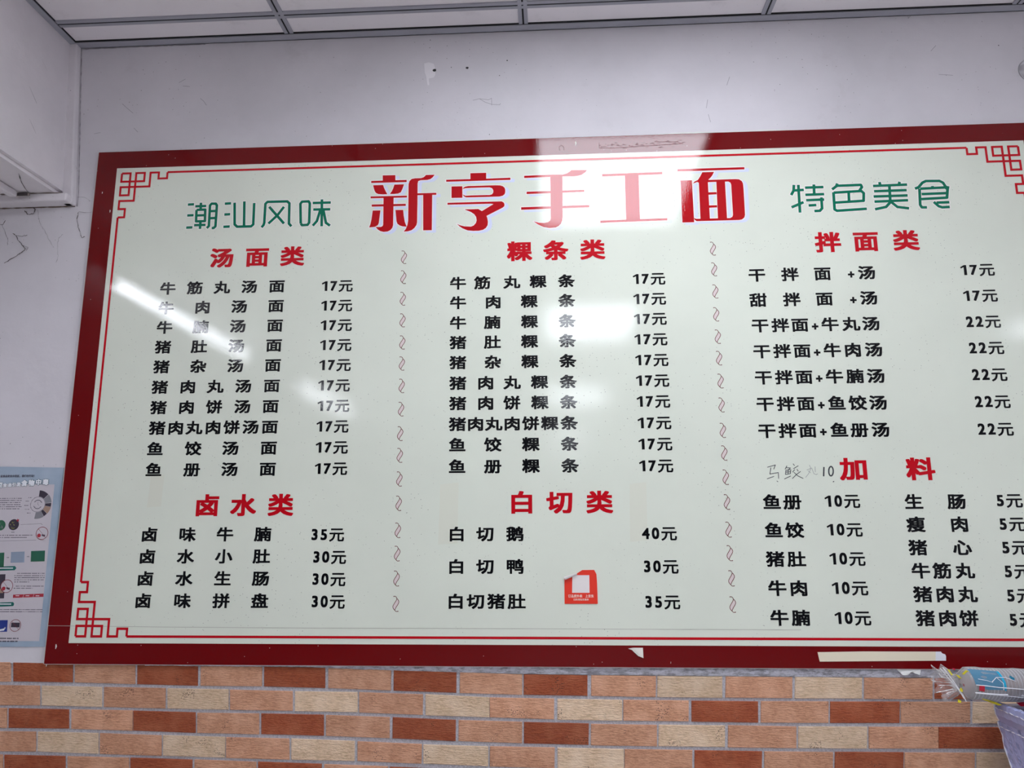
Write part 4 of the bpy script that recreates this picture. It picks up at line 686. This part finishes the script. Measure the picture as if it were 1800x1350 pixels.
# seam, old tape marks, peeled chips
M['seam'] = mat('seam_line', (.40, .38, .34), .5)
part('seam', flat([stroke([(0.0, 1.3995), (.25, 1.3975), (.6, 1.396), (1.0, 1.3962), (1.66, 1.3955)], .0009)][0], -.00004), M['seam'], 'fine joint across the foot of the board')
M['tapefilm'] = gloss('old_clear_tape', (.705, .72, .61))
for (x0, x1, z0, z1) in [(.880, .925, 1.575, 1.712), (1.305, 1.345, 1.58, 1.71), (.205, .240, 1.66, 1.735), (.625, .665, 1.585, 1.60)]:
    part('tape_remnant', flat([[(x0, z0), (x1-.002, z0+.003), (x1, z1), (x0+.003, z1-.004)]], -.00003), M['tapefilm'], 'patch of yellowed clear tape')
M['chip'] = mat('peeled_white', (.72, .68, .62), .7)
def chipdata(poly, lift):
    n = len(poly); cz = sum(p[1] for p in poly)/n
    mn = min(p[1] for p in poly); mx = max(p[1] for p in poly)
    fr_ = [(x, -.0004-lift*((mx-z)/(mx-mn))**2, z) for x, z in poly]; bk = [(x, y+.0004, z) for x, y, z in fr_]
    V = fr_+bk; Fc = [tuple(range(n)), tuple(range(2*n-1, n-1, -1))]+[(i, n+i, n+(i+1) % n, (i+1) % n) for i in range(n)]
    return V, Fc
part('peeled_chip', chipdata(PEEL, .006), M['chip'], 'curled chip of board print on the lower border')
for x, z, r_, an in [(1.205, 2.5335, .006, 1), (.045, 2.39, .004, .5), (.0236, 1.355, .0055, 1.3), (.020, 2.44, .003, 1), (.006, 1.315, .003, 1)]:
    q = [(x+r_*.3*math.cos(t)*(1+.4*math.sin(3*t+an)) , z+r_*math.sin(t)) for t in [k*.7 for k in range(9)]]
    part('scratch', flat([q], -.0003), M['chip'])
# torn print along the top border
M['torn'] = mat('torn_print', (.24, .11, .11), .5)
tr = []
for i in range(46):
    x = 1.262+.20*i/46 + random.uniform(-.003, .003); z = 2.524 + .0085*math.sin(i*.9)*.4+random.uniform(-.006, .006)
    tr.append([(x, z), (x+random.uniform(.004, .014), z+random.uniform(-.002, .002)), (x+random.uniform(.002, .008), z+random.uniform(.001, .003))])
tr += stroke([(1.262, 2.532), (1.262, 2.519), (1.30, 2.518), (1.38, 2.521), (1.46, 2.524)], .0014, False) + stroke([(1.40, 2.531), (1.45, 2.529), (1.465, 2.523)], .0014, False) + stroke([(1.166, 2.516), (1.164, 2.525), (1.170, 2.530), (1.176, 2.524), (1.176, 2.516)], .0014, False)
part('torn_print', flat(tr, -.0003), M['torn'], 'torn ragged patch in the upper border', 'stuff')

# tape strip stuck over the lower border
M['masking'] = mat('cream_tape', (.78, .70, .54), .55); M['maskw'] = mat('white_tape', (.78, .78, .84), .5)
def slab(poly, y, th):
    n = len(poly); poly = ccw(poly)
    V = [(x, y, z) for x, z in poly]+[(x, y+th, z) for x, z in poly]
    return V, [tuple(range(n))]+[tuple(range(2*n-1, n-1, -1))]+[(i, n+i, n+(i+1) % n, (i+1) % n) for i in range(n)]
tp = empty('tape_strip', (1.75, -.001, 1.34)); tag(tp, 'cream strip of tape stuck on the lower red border at the right', 'tape')
def rel(data, o):
    return [(v[0]-o.location[0], v[1]-o.location[1], v[2]-o.location[2]) for v in data[0]], data[1]
link('strip', mesh('strip', *rel(slab(TAPE, -.0012, .001), tp)), tp, [M['masking']])
o = link('torn_end', mesh('torn_end', *rel(slab(TAPEW, -.0012, .001), tp)), tp, [M['maskw']]); o['label'] = 'white torn end of the tape'
fk = link('paint_flake', mesh('paint_flake', *[chipdata(FLAKE, .004)][0]), None, [M['caulk']]); tag(fk, 'curling pale flake of paint below the tape strip', 'paint flake')
fk.location = (0, .003, 0)

# red sticker
M['stick'] = mat('sticker_red', (.78, .035, .015), .38); M['paper'] = mat('sticker_white', (.80, .74, .72), .5); M['backing'] = mat('sticker_back', (.66, .62, .60), .6)
st_o = empty('sticker', (1.26, -.001, 1.46)); tag(st_o, 'small red square sticker with curled corner below the duck dish price', 'sticker')
s_ = slab(STICKER, -.0010, .0008)
link('sheet', mesh('sheet', *rel(s_, st_o)), st_o, [M['stick']])
q = [tuple(p) for p in QRP]
cut = [q[0], q[1], q[2], q[3]]
link('blank_square', mesh('blank_square', *rel(flat([cut], -.0012), st_o)), st_o, [M['paper']])['label'] = 'blank white square'
# curled corner: a short roll of the sheet
fl_ = [Vector((p[0], p[1])) for p in FLAP]
a0, a1 = fl_[0], fl_[2]; ax = (a1-a0); V, Fc = [], []
nrm = Vector((-ax.y, ax.x)).normalized()
for i in range(9):
    t = i/8; c0 = a0+ax*t - nrm*.0020; r_ = .0038-.0016*t
    for k in range(8):
        th = math.radians(-60+k*46)
        V.append((c0.x+nrm.x*r_*math.cos(th), -.0012-r_*(.9+math.sin(th)), c0.y+nrm.y*r_*math.cos(th)))
for i in range(8):
    for k in range(7): Fc.append((i*8+k, i*8+k+1, (i+1)*8+k+1, (i+1)*8+k))
o = link('curled_corner', mesh('curled_corner', *rel((V, Fc), st_o)), st_o, [M['backing']]); o['label'] = 'curled corner showing its white back'
for p in o.data.polygons: p.use_smooth = True
def line_text(s, x0, x1, z, hgt, y, kx, n=4):
    step = (x1-x0)/len(s); D_ = []
    for i, ch in enumerate(s):
        if ch == ' ': continue
        D_.append(put_cjk(ch, x0+step*(i+.5), z, step*1.0, hgt, y, kx, kx, n))
    return join_data(D_)
M['pale_print'] = mat('pale_print', (.92, .70, .60), .45)
link('lettering', mesh('lettering', *rel(line_text('订品质外卖 上京东', STX[0][0], STX[1][0], STX[0][1], .0068, -.00125, .02), st_o)), st_o, [M['pale_print']])
link('lettering', mesh('lettering', *rel(line_text('扫码领取优惠券', STX[2][0], STX[3][0], STX[2][1], .0046, -.00125, .015), st_o)), st_o, [M['pale_print']])

# ---------------- food safety poster ----------------
po = empty('poster', (-.1, .006, 1.55)); tag(po, 'pale blue food safety poster left of the menu board', 'poster')
def pm(name, col, rough=.42): return mat(name, col, rough)
K = dict(blue=pm('poster_blue', (.42, .53, .66)), panel=pm('poster_panel', (.58, .54, .58)), teal=pm('poster_teal', (.02, .10, .13)), whit=pm('poster_white', (.80, .82, .86)), ink=pm('poster_ink', (.07, .06, .09)),
         grn=pm('poster_green', (.015, .14, .12)), leaf=pm('leaf_green', (.03, .13, .07)), yel=pm('leaf_yellow', (.35, .38, .07)), red=pm('poster_red', (.42, .03, .05)), dred=pm('poster_dark_red', (.25, .03, .04)),
         grey=pm('photo_grey', (.25, .25, .28)), dark=pm('photo_dark', (.05, .04, .06)), brown=pm('photo_brown', (.38, .26, .20)), steel=pm('photo_steel', (.30, .38, .50)), nvy=pm('photo_navy', (.02, .04, .25)))
mblu = K['blue']; v_ = coords(mblu); base(mblu, mix(mblu, rng(mblu, noise(mblu, v_, 12, 4), .3, .7), (.28, .37, .48), (.42, .50, .60)))
(trx, trz), (brx, brz) = POSTER[0], POSTER[1]
lx = -.52
sheet = [(lx, trz+.012), (trx, trz), (brx, brz), (lx, brz-.002)]
def pp(name, polys, mtl, lay, label=None, kind=None):
    V, Fc = flat(polys, .0058-.00012*lay)
    o = link(name, mesh(name, *rel((V, Fc), po)), po, [mtl])
    if label: o['label'] = label
    if kind: o['kind'] = kind
    return o
link('sheet', mesh('sheet', *rel(slab(sheet, .0060, .0015), po)), po, [K['blue']])
pn = PO['panel']
pp('inner_panel', [[(lx+.03, pn[1][1]+.008), tuple(pn[1]), tuple(pn[2]), (lx+.03, pn[2][1]-.002)]], K['panel'], 1, 'white inner panel of the poster')
D_, D2 = [], []
for ch, x, z, s in PO['title']:
    sc_ = .0150*s
    D2.append(put_cjk(ch, x, z, sc_*1.02, sc_*1.0, .0058-.0005, .115, .115, 8)); D_.append(put_cjk(ch, x, z, sc_*1.02, sc_, .0058-.0008, .055, .055))
for ch, x in (('类', -.190), ('季', -.205), ('四', -.220), ('防', -.235), ('预', -.25)):
    z = PO['title'][0][2]; D2.append(put_cjk(ch, x+.017, z, .0115, .0115, .0058-.0005, .115, .115, 8)); D_.append(put_cjk(ch, x+.017, z, .0115, .0115, .0058-.0008, .055, .055))
link('title_outline', mesh('title_outline', *rel(join_data(D2), po)), po, [K['teal']])
link('title_lettering', mesh('title_lettering', *rel(join_data(D_), po)), po, [K['whit']])
hd = PO['head']
V, Fc = line_text('省食品安全示范区，我们在行动！', hd[0][0]+.001, hd[1][0], (hd[0][1]+hd[1][1])/2, .0062, .0058-.0004, .02)
link('lettering', mesh('lettering', *rel((V, Fc), po)), po, [K['ink']])
fp = []
for (x0, z0), (x1, z1) in PO['text']:
    hgt = .0016 if (x1-x0) > .01 else .0014
    if z0 < 1.375: hgt = .0028
    xs0 = x0 - (.10 if abs(x0-PO['text'][0][0][0]) < .004 else 0)
    x = xs0
    while x < x1-.001:
        wd = random.uniform(.0010, .0026); zz = z1
        fp.append([(x, zz-hgt/2), (min(x+wd, x1), zz-hgt/2), (min(x+wd, x1), zz+hgt/2), (x, zz+hgt/2)])
        x += wd + random.choice([.0004, .0005, .0006, .0022])
pp('fine_print', fp, K['ink'], 2, None, 'stuff')
cc, c1, c2 = [Vector(p) for p in PO['clock']]; r1, r2 = (c1-cc).length, (c2-cc).length
cc = tuple(cc)
pp('clock_ring', ring(cc, r1-.0004, r1+.0003, 28)+ring(cc, r1*.52, r1*.60, 16, 200, 330)+ring(cc, r1*.52, r1*.60, 16, 20, 150)+stroke([(cc[0], cc[1]+r1*.3), cc, (cc[0]+r1*.2, cc[1]-r1*.15)], .0006)
   + [circ((cc[0]+r1*.40*math.cos(t*.785), cc[1]+r1*.40*math.sin(t*.785)), .0004, 6) for t in range(8)]
   + [circ((cc[0]+r1*math.cos(math.radians(t)), cc[1]+r1*math.sin(math.radians(t))), .0009, 8) for t in (120, 148, 176, 205, 232)], K['ink'], 3)
for a0_, a1_, kk in ((88, 45, 'dark'), (43, 8, 'grey'), (6, -10, 'dark'), (-11, -40, 'brown'), (-41, -57, 'dark'), (-58, -98, 'grey')):
    pp('photo_wedge', ring(cc, r1*1.04, r2*(1.0 if kk != 'dark' else .98), 6, a1_, a0_), K[kk], 3)
for k, (p, q) in enumerate(PO['circ']):
    r_ = abs(q[0]-p[0]); pp('bean_photo', [circ(p, r_, 20)], K['leaf'] if k == 0 else K['dark'], 3)
    for t in range(9):
        an, rr = random.uniform(0, 6.28), random.uniform(0, r_*.7)
        x, z = p[0]+rr*math.cos(an), p[1]+rr*math.sin(an); dx, dz = random.uniform(-.002, .002), random.uniform(-.002, .002)
        pp('bean', stroke([(x-dx, z-dz), (x+dx, z+dz)], .0009), K['yel'] if k else K['grey'], 4)
sx_, sz_ = PO['star'][0]; pp('burst', [[(sx_+(.0045 if i % 2 else .0020)*math.cos(i*.628), sz_+(.0045 if i % 2 else .0020)*math.sin(i*.628)) for i in range(10)]], K['red'], 5)
for s in PO['lines']: pp('rule_line', stroke([tuple(p) for p in s], .0005), K['ink'], 2)
for k, (p, q) in enumerate(PO['no']):
    r_ = abs(q[0]-p[0])
    if k == 2: pp('dish_photo', [[(p[0]-r_*.75, p[1]-r_*.3), (p[0]+r_*.75, p[1]-r_*.3), (p[0]+r_*.75, p[1]+r_*.45), (p[0]-r_*.75, p[1]+r_*.45)]], K['dark'], 4)
    else:
        pp('dish_photo', [circ(p, r_*.92, 18)], K['panel'], 4)
        pp('dish_photo', [circ((p[0]-r_*.45, p[1]-r_*.35), r_*.3, 12)], K['red'], 5)
        pp('dish_photo', [[(p[0]-r_*.05, p[1]-r_*.15), (p[0]+r_*.55, p[1]-r_*.25), (p[0]+r_*.5, p[1]-r_*.55), (p[0], p[1]-r_*.4)]], K['ink'], 5)
    pp('ban_ring', ring(p, r_*.92, r_, 28)+stroke([(p[0]-r_*.66, p[1]+r_*.68), (p[0]+r_*.66, p[1]-r_*.68)], .0006), K['dred'], 6)
pk = ['leaf', 'steel', 'leaf', 'dark', 'nvy']
for k, q in enumerate(PO['pics']):
    q = [tuple(p) for p in q]; pp('photo', [q], K[pk[k]], 3)
    x0, x1, z1, z0 = q[0][0], q[1][0], q[0][1], q[3][1]
    if k < 3:
        for t in range(9):
            u = t/9; zz = z0+(z1-z0)*(u+.05)
            pp('bean', stroke([(x0+.001, zz), (x1-.001, min(z1-.0006, zz+(.0045 if k != 1 else .001)))], .0006), K['grn'] if k != 1 else K['grey'], 4)
    if k == 4:
        pp('cup', [[(x0, z0+.004), (x1-.004, z0+.008), (x1-.006, z0+.003), (x0, z0+.001)]], K['whit'], 4); pp('cup', ring((x1-.0045, z0+.0085), .0011, .0018, 12), K['whit'], 4)
    if k == 3: pp('dish_photo', [[(x0, z0+.012), (x1-.0005, z0+.012), (x1-.0005, z0+.022), (x0, z0+.022)]], K['brown'], 4)
for p in PO['arrow']:
    x, z = p[0]; pp('arrow', [[(x-.0035, z+.0008), (x, z+.0008), (x, z+.0019), (x+.003, z), (x, z-.0019), (x, z-.0008), (x-.0035, z-.0008)]], K['grey'], 3)
for q in PO['green']: pp('green_banner', [[tuple(p) for p in q]], K['grn'], 3)
for q, (xa_, xb_) in zip(PO['green'], ((-.16, -.0435), (-.165, -.048))):
    z = (q[1][1]+q[3][1])/2; x = q[1][0]-.045; fp = []
    while x < q[1][0]-.004:
        fp.append([(x, z-.0013), (x+.0017, z-.0013), (x+.0017, z+.0013), (x, z+.0013)]); x += .0023
    pp('fine_print', fp, K['whit'], 4, None, 'stuff')
q = [tuple(p) for p in PO['red']]; pp('red_banner', [q], K['red'], 3)
for u in (.32, .65):
    x = q[3][0]+(q[2][0]-q[3][0])*u; pp('slash', stroke([(x, q[3][1]-.001), (x+.0025, q[0][1]+.002)], .0008), K['panel'], 4)
fp = []
for u in (.14, .47, .80):
    for t in range(4):
        x = q[0][0]+(q[1][0]-q[0][0])*u-.0035+t*.0022; z = (q[0][1]+q[2][1])/2; fp.append([(x, z-.0009), (x+.0015, z-.0009), (x+.0015, z+.0009), (x, z+.0009)])
pp('fine_print', fp, K['whit'], 5, None, 'stuff')

# ---------------- clear suction disc at the right edge ----------------
def clear(name, col=(1, 1, 1), trans=.8, rough=.08, ior=1.35):
    m = bpy.data.materials.new(name); m.use_nodes = True; nt = m.node_tree; nt.nodes.clear()
    t = nt.nodes.new('ShaderNodeBsdfTransparent'); t.inputs[0].default_value = (*[.5+.5*c for c in col], 1)
    g = nt.nodes.new('ShaderNodeBsdfPrincipled'); g.inputs['Base Color'].default_value = (*col, 1); g.inputs['Roughness'].default_value = rough; g.inputs['Specular IOR Level'].default_value = .8
    x = nt.nodes.new('ShaderNodeMixShader'); x.inputs[0].default_value = 1-trans
    fr_ = nt.nodes.new('ShaderNodeFresnel'); fr_.inputs[0].default_value = ior
    ad = nt.nodes.new('ShaderNodeMath'); ad.operation = 'ADD'; ad.use_clamp = True; ad.inputs[1].default_value = 1-trans
    nt.links.new(fr_.outputs[0], ad.inputs[0]); nt.links.new(ad.outputs[0], x.inputs[0])
    o = nt.nodes.new('ShaderNodeOutputMaterial'); nt.links.new(t.outputs[0], x.inputs[1]); nt.links.new(g.outputs[0], x.inputs[2]); nt.links.new(x.outputs[0], o.inputs[0])
    return m
def lathe(prof, n=32, axis='y'):
    V, Fc = [], []
    for r_, h_ in prof:
        for k in range(n):
            t = 2*math.pi*k/n
            V.append((r_*math.cos(t), h_, r_*math.sin(t)) if axis == 'y' else ((h_, r_*math.cos(t), r_*math.sin(t)) if axis == 'x' else (r_*math.cos(t), r_*math.sin(t), h_)))
    for i in range(len(prof)-1):
        for k in range(n): Fc.append((i*n+k, i*n+(k+1) % n, (i+1)*n+(k+1) % n, (i+1)*n+k))
    return V, Fc
M['disc'] = mat('clear_disc', (.40, .39, .41), .3)
sd = empty('suction_disc', (2.3060, .004, 2.6915)); tag(sd, 'round greyish suction disc on the wall at the right edge', 'suction disc')
link('cup', mesh('cup', *lathe([(.0005, -.008), (.012, -.007), (.022, -.002), (.0298, .002), (.0305, .0035), (.0290, .004)], 40)), sd, [clear('clear_rubber', (.62, .60, .63), .55, .2)])
link('rim', mesh('rim', *lathe([(.0290, .0015), (.0297, .0004), (.0306, .0015), (.0306, .0038), (.0290, .0038)], 40)), sd, [M['disc']])
for ch in sd.children:
    for p in ch.data.polygons: p.use_smooth = True

# ---------------- tub and wrapped cups at the lower right ----------------
TZ = 1.262
def rrect(x0, x1, y0, y1, r_, n=8):
    out = []
    for cx, cy, a in ((x1-r_, y1-r_, 0), (x0+r_, y1-r_, 90), (x0+r_, y0+r_, 180), (x1-r_, y0+r_, 270)):
        for k in range(n+1):
            t = math.radians(a+90*k/n); out.append((cx+r_*math.cos(t), cy+r_*math.sin(t)))
    return out
def loft(rings, close=True):
    V, Fc = [], []; n = len(rings[0])
    for r_ in rings: V += r_
    for i in range(len(rings)-1):
        for k in range(n): Fc.append((i*n+k, i*n+(k+1) % n, (i+1)*n+(k+1) % n, (i+1)*n+k))
    return V, Fc
bz = 1.085
M['tubm'] = clear('lavender_plastic', (.36, .35, .52), .28, .35, 1.4)
tb = empty('plastic_tub', (2.13, -.13, bz)); tag(tb, 'translucent lavender plastic tub at the lower right corner', 'tub')
def rr3(ins, z, r_=.045): return [(x-2.13, y+.13, z-bz) for x, y in rrect(2.006+ins, 2.254-ins, -.215+ins, -.045-ins, r_)]
body = loft([rr3(.034, bz+.001), rr3(.020, bz+.010), rr3(.012, bz+.08), rr3(.0055, 1.205), rr3(.005, TZ-.022), rr3(.004, TZ-.004), rr3(.006, TZ-.004), rr3(.0075, TZ-.022), rr3(.014, bz+.08), rr3(.024, bz+.012)])
o = link('body', mesh('body', *body), tb, [M['tubm']]); nb = len(rr3(0, 0))
bt2 = [tuple(v) for v in rr3(.022, bz+.012)]; o2 = link('base', mesh('base', *slab([(a, b) for a, b, c in bt2], 0, .003)), tb, [M['tubm']])
o2.data.transform(Matrix(((1, 0, 0, 0), (0, 0, 1, 0), (0, 1, 0, .004), (0, 0, 0, 1))))
rim = loft([rr3(.005, TZ-.020), rr3(.0005, TZ-.020), rr3(-.002, TZ-.012), rr3(-.001, TZ-.003), rr3(.003, TZ), rr3(.009, TZ-.002), rr3(.010, TZ-.008), rr3(.006, TZ-.010)])
o3 = link('rim', mesh('rim', *rim), tb, [clear('pale_rim_plastic', (.66, .64, .72), .12, .3, 1.4)]); o3['label'] = 'thick pale rolled rim'
for q in (o, o3):
    for p in q.data.polygons: p.use_smooth = True
# crumpled clear film spilling over the front of the tub
M['film'] = clear('crumpled_film', (.36, .39, .64), .50, .12, 1.45)
NU, NV = 40, 36
rs = random.Random(5); ph = [rs.uniform(0, 6.28) for _ in range(8)]
out_l = [(2.0065, -.080-.0045*i) for i in range(20)]
out_l += [(2.006+.045-.045*math.cos(math.radians(9*i)), -.170-.045*math.sin(math.radians(9*i))) for i in range(1, 11)] + [(2.051+.012*i, -.215) for i in range(1, 11)]
V, Fc = [], []
zprof = [(-.020, -.006), (-.010, .003), (.000, .007), (.006, .006), (.0075, -.004), (.007, -.016), (.002, -.028)]
for j in range(NV):
    for i in range(NU):
        a_, b_ = out_l[i]
        c_n = Vector((a_-2.13, b_+.13)); nx = Vector((-1, 0)) if i < 20 else (Vector((0, -1)) if i > 29 else Vector((a_-2.051, b_+.170)).normalized())
        t = j/(NV-1)
        cr = abs(math.sin(.55*i+7*t+ph[0]))*.55+abs(math.sin(1.3*i-13*t+ph[1]))*.35+abs(math.sin(21*t+.9*i+ph[2]))*.3
        if j < 7: o_, z_ = zprof[j]; o_ += .0015*cr; z_ += .0035*cr
        else:
            k = (j-7)/(NV-8); z_ = -.028-.135*k; o_ = -.002 - .009*k + .004*cr
        x = a_+nx.x*o_; y = b_+nx.y*o_
        if i < 6 and j > 6: y += .010*math.sin(4.2*t+.6)*(1-i/6) - .012*(1-i/6)*t
        V.append((x, y, TZ+z_))
for j in range(NV-1):
    for i in range(NU-1): Fc.append((j*NU+i, j*NU+i+1, (j+1)*NU+i+1, (j+1)*NU+i))
o = link('plastic_film', mesh('plastic_film', V, Fc), None, [M['film']]); tag(o, 'crumpled clear plastic film draped over the lavender tub', 'plastic film')
M['filmedge'] = mat('white_film_edge', (.70, .70, .78), .25)
ep = [V[j*NU] for j in range(2, NV)]
e_ = link('folded_edge', mesh('folded_edge', *tube([(a-.0012, b, c) for a, b, c in ep], [.0011+.0007*math.sin(k*1.3) for k in range(len(ep))], 6)), o, [M['filmedge']]); e_['label'] = 'thick whitish folded edge of the film'
for jj in (1, 4, 9):
    e2 = [V[jj*NU+i] for i in range(0, NU, 1)]
    e_ = link('folded_edge', mesh('folded_edge', *tube([(a-.001, b-.001, c+.0006) for a, b, c in e2], [.0007+.0006*math.sin(k*1.7) for k in range(len(e2))], 6)), o, [M['filmedge']])

# sleeve of nested clear cups
AX, AR = 1.936, .0290
AY, AZ = -.100, 1.3095
pkg = empty('cup_sleeve', (AX, AY, AZ)); tag(pkg, 'sleeve of nested clear cups wrapped in printed film on the tub', 'cups')
pkg.rotation_euler = (0, math.radians(1.6), 0)
ribs = []
for k in range(60):
    x = .006+k*.0066
    if x > .36: break
    ribs.append(lathe([(AR-.0060, x-.0034), (AR-.0035, x-.0014), (AR-.0006, x-.0010), (AR, x), (AR-.0006, x+.0010), (AR-.0060, x+.0018)], 40, 'x'))
M['cups'] = clear('clear_cup_plastic', (.90, .90, .93), .72, .10, 1.5)
o = link('nested_cups', mesh('nested_cups', *join_data(ribs)), pkg, [M['cups']]); o['kind'] = 'stuff'
for p in o.data.polygons: p.use_smooth = True
rr_ = []
for k in range(52):
    x = .006+k*.0066; t_ = [(AR+.0003)]
    rr_.append(lathe([(AR-.0009, x-.0006), (AR+.0005, x-.0005), (AR+.0005, x+.0004), (AR-.0009, x+.0005)], 40, 'x'))
M['rimw'] = clear('pale_cup_rim', (.86, .86, .92), .35, .15, 1.5)
o = link('cup_rim', mesh('cup_rim', *join_data(rr_)), pkg, [M['rimw']]); o['kind'] = 'stuff'
bt3 = link('cup_base', mesh('cup_base', *lathe([(.0004, .001), (AR-.006, .001), (AR-.0035, .004)], 40, 'x')), pkg, [M['cups']])
# film: cylinder with creases, gathered and flared at the left end
V, Fc = [], []; NA = 72
prof2 = [(-.046, 1.02), (-.040, .90), (-.032, .74), (-.024, .56), (-.017, .52), (-.010, .66), (-.004, .90), (.002, 1.04)] + [(.012+.012*k, 1.05+.012*math.sin(k*2.1)) for k in range(30)]
def film_r(x, th):
    g_ = 1.0 if x > .004 else 0
    fl_ = max(0, min(1, (-x-.004)/.03))
    return AR*(1+fl_*.22*math.sin(11*th+x*90)+.020*math.sin(5*th+x*70)+.008*math.sin(17*th-x*160))
for x, s in prof2:
    for k in range(NA):
        th = 2*math.pi*k/NA
        r_ = film_r(x, th)*s
        flat_ = 1.0 if x > 0 else 1-.75*min(1, -x/.04)      # the gathered tail fans out flat
        V.append((x - (.012*math.sin(th*1+1.2)+.006*math.sin(7*th) if x < -.02 else 0), r_*math.cos(th)*flat_, r_*math.sin(th)))
for i in range(len(prof2)-1):
    for k in range(NA): Fc.append((i*NA+k, i*NA+(k+1) % NA, (i+1)*NA+(k+1) % NA, (i+1)*NA+k))
M['wrap'] = clear('clear_wrap', (.92, .90, .90), .86, .05, 1.5)
o = link('wrapper', mesh('wrapper', V, Fc), pkg, [M['wrap']]); o['label'] = 'clear crinkled wrapper with gathered end'
for p in o.data.polygons: p.use_smooth = True
# wrapper creases, plus highlight streaks put in as white strands
cr = []
for s_, pts in ((.0008, [(-.045, .030), (-.028, .006), (-.012, -.018), (-.006, -.032)]), (.0007, [(-.050, .028), (-.036, .010), (-.02, -.008), (-.010, -.026)]), (.0006, [(.004, -.012), (.03, -.0135), (.065, -.0155), (.10, -.018)]), (.0007, [(.035, .010), (.045, .0175), (.062, .018), (.08, .012)]), (.0009, [(.004, .0035), (.02, .0028), (.045, .0005), (.08, -.001), (.13, -.003)]), (.0012, [(.002, -.0108), (.02, -.0118), (.045, -.0128), (.062, -.0126)]), (.0006, [(.046, .017), (.055, .008), (.054, -.004)]), (.0005, [(.010, .014), (.025, .012), (.036, .009)])):
    cr.append(tube([(x, -math.sqrt(max(.0001, (AR*1.09)**2-z*z)) if x > -.002 else -.010, z) for x, z in pts], s_, 6))
M['crease_highlight'] = mat('crease_glint_white', (.88, .88, .92), .15)
o = link('crease_highlight', mesh('crease_highlight', *join_data(cr)), pkg, [M['crease_highlight']]); o['label'] = 'wrapper creases, with highlights put in as white strands'
# printed patches that follow the film
def patch(pts, r_=AR*1.085, sub=4):
    """pts in (x, arc height) on the room-facing side"""
    v, f = union([pts]); bm = bmesh.new()
    vv_ = [bm.verts.new((a, b, 0)) for a, b in v]
    for q in f: bm.faces.new([vv_[i] for i in q])
    for _ in range(2): bmesh.ops.subdivide_edges(bm, edges=bm.edges[:], cuts=1, use_grid_fill=True)
    V = [(q.co.x, -math.sqrt(max(1e-6, r_*r_-min(abs(q.co.y), r_*.999)**2)), q.co.y) if q.co.x > -.001 else (q.co.x, -.011-.1*abs(q.co.y), q.co.y) for q in bm.verts]
    bm.verts.index_update(); Fc = [tuple(a.index for a in fc.verts) for fc in bm.faces]; bm.free()
    return V, Fc
def px(p): return ((p[0]-505)/11.25*.00109, (458-p[1])/11.25*.00109+.0004)
M['teal_f'] = clear('teal_film', (.10, .32, .50), .42, .15, 1.4); M['cyan_f'] = clear('cyan_film', (.0, .38, .62), .10, .2, 1.4)
M['red_f'] = mat('red_film', (.52, .006, .03), .25); M['yel_f'] = mat('yellow_film', (.72, .62, .03), .25); M['blue_f'] = mat('blue_film', (.01, .10, .36), .25); M['tl'] = mat('petrol_film', (.01, .16, .26), .25); M['lav_f'] = mat('lavender_film', (.70, .68, .85), .3)
for nm, pts, mm in [('blue_panel', [(505, 160), (1040, 180), (1075, 500), (760, 510), (540, 420)], 'teal_f'), ('blue_bar', [(1035, 180), (1080, 185), (1125, 360), (1125, 520), (1085, 515), (1070, 350)], 'cyan_f'),
    ('red_square', [(608, 425), (710, 440), (700, 550), (598, 530)], 'red_f'), ('red_diamond', [(1410, 762), (1490, 742), (1690, 750), (1765, 830), (1640, 850), (1540, 858)], 'red_f'),
    ('yellow_strip', [(690, 690), (830, 725), (1080, 800), (1190, 852), (1100, 855), (990, 820), (820, 760), (700, 712)], 'yel_f'), ('petrol_diamond', [(1250, 238), (1320, 280), (1300, 335), (1225, 270)], 'tl'),
    ('lavender_patch', [(1450, 450), (1620, 445), (1590, 525), (1490, 500)], 'lav_f'), ('white_triangle', [(1430, 570), (1475, 618), (1395, 615)], 'crease_highlight'), ('white_triangle', [(1655, 345), (1760, 390), (1700, 520), (1680, 420)], 'crease_highlight'),
    ('blue_patch', [(510, 745), (560, 760), (580, 790), (520, 795)], 'blue_f'), ('yellow_patch', [(465, 180), (505, 200), (430, 275), (385, 262)], 'yel_f'), ('red_patch', [(190, 150), (265, 160), (250, 200), (225, 185)], 'red_f'),
    ('yellow_patch', [(105, 185), (140, 180), (215, 290), (180, 290)], 'yel_f'), ('yellow_patch', [(255, 270), (320, 290), (385, 350), (330, 345)], 'yel_f'), ('yellow_patch', [(345, 515), (390, 560), (370, 610), (320, 580)], 'yel_f'),
    ('yellow_patch', [(265, 740), (330, 770), (310, 810), (255, 800)], 'yel_f'), ('red_patch', [(400, 440), (430, 465), (425, 510), (395, 480)], 'red_f')]:
    link(nm, mesh(nm, *patch([px(p) for p in pts])), pkg, [M[mm]])

# counter below the frame that carries the tub
ct = link('side_counter', mesh('side_counter', *box(1.96, 2.9, -.42, .004, 0, bz)), None, [M['white']]); bevel_mesh(ct.data, .004)
tag(ct, 'white counter under the lavender tub, below the frame', 'counter')
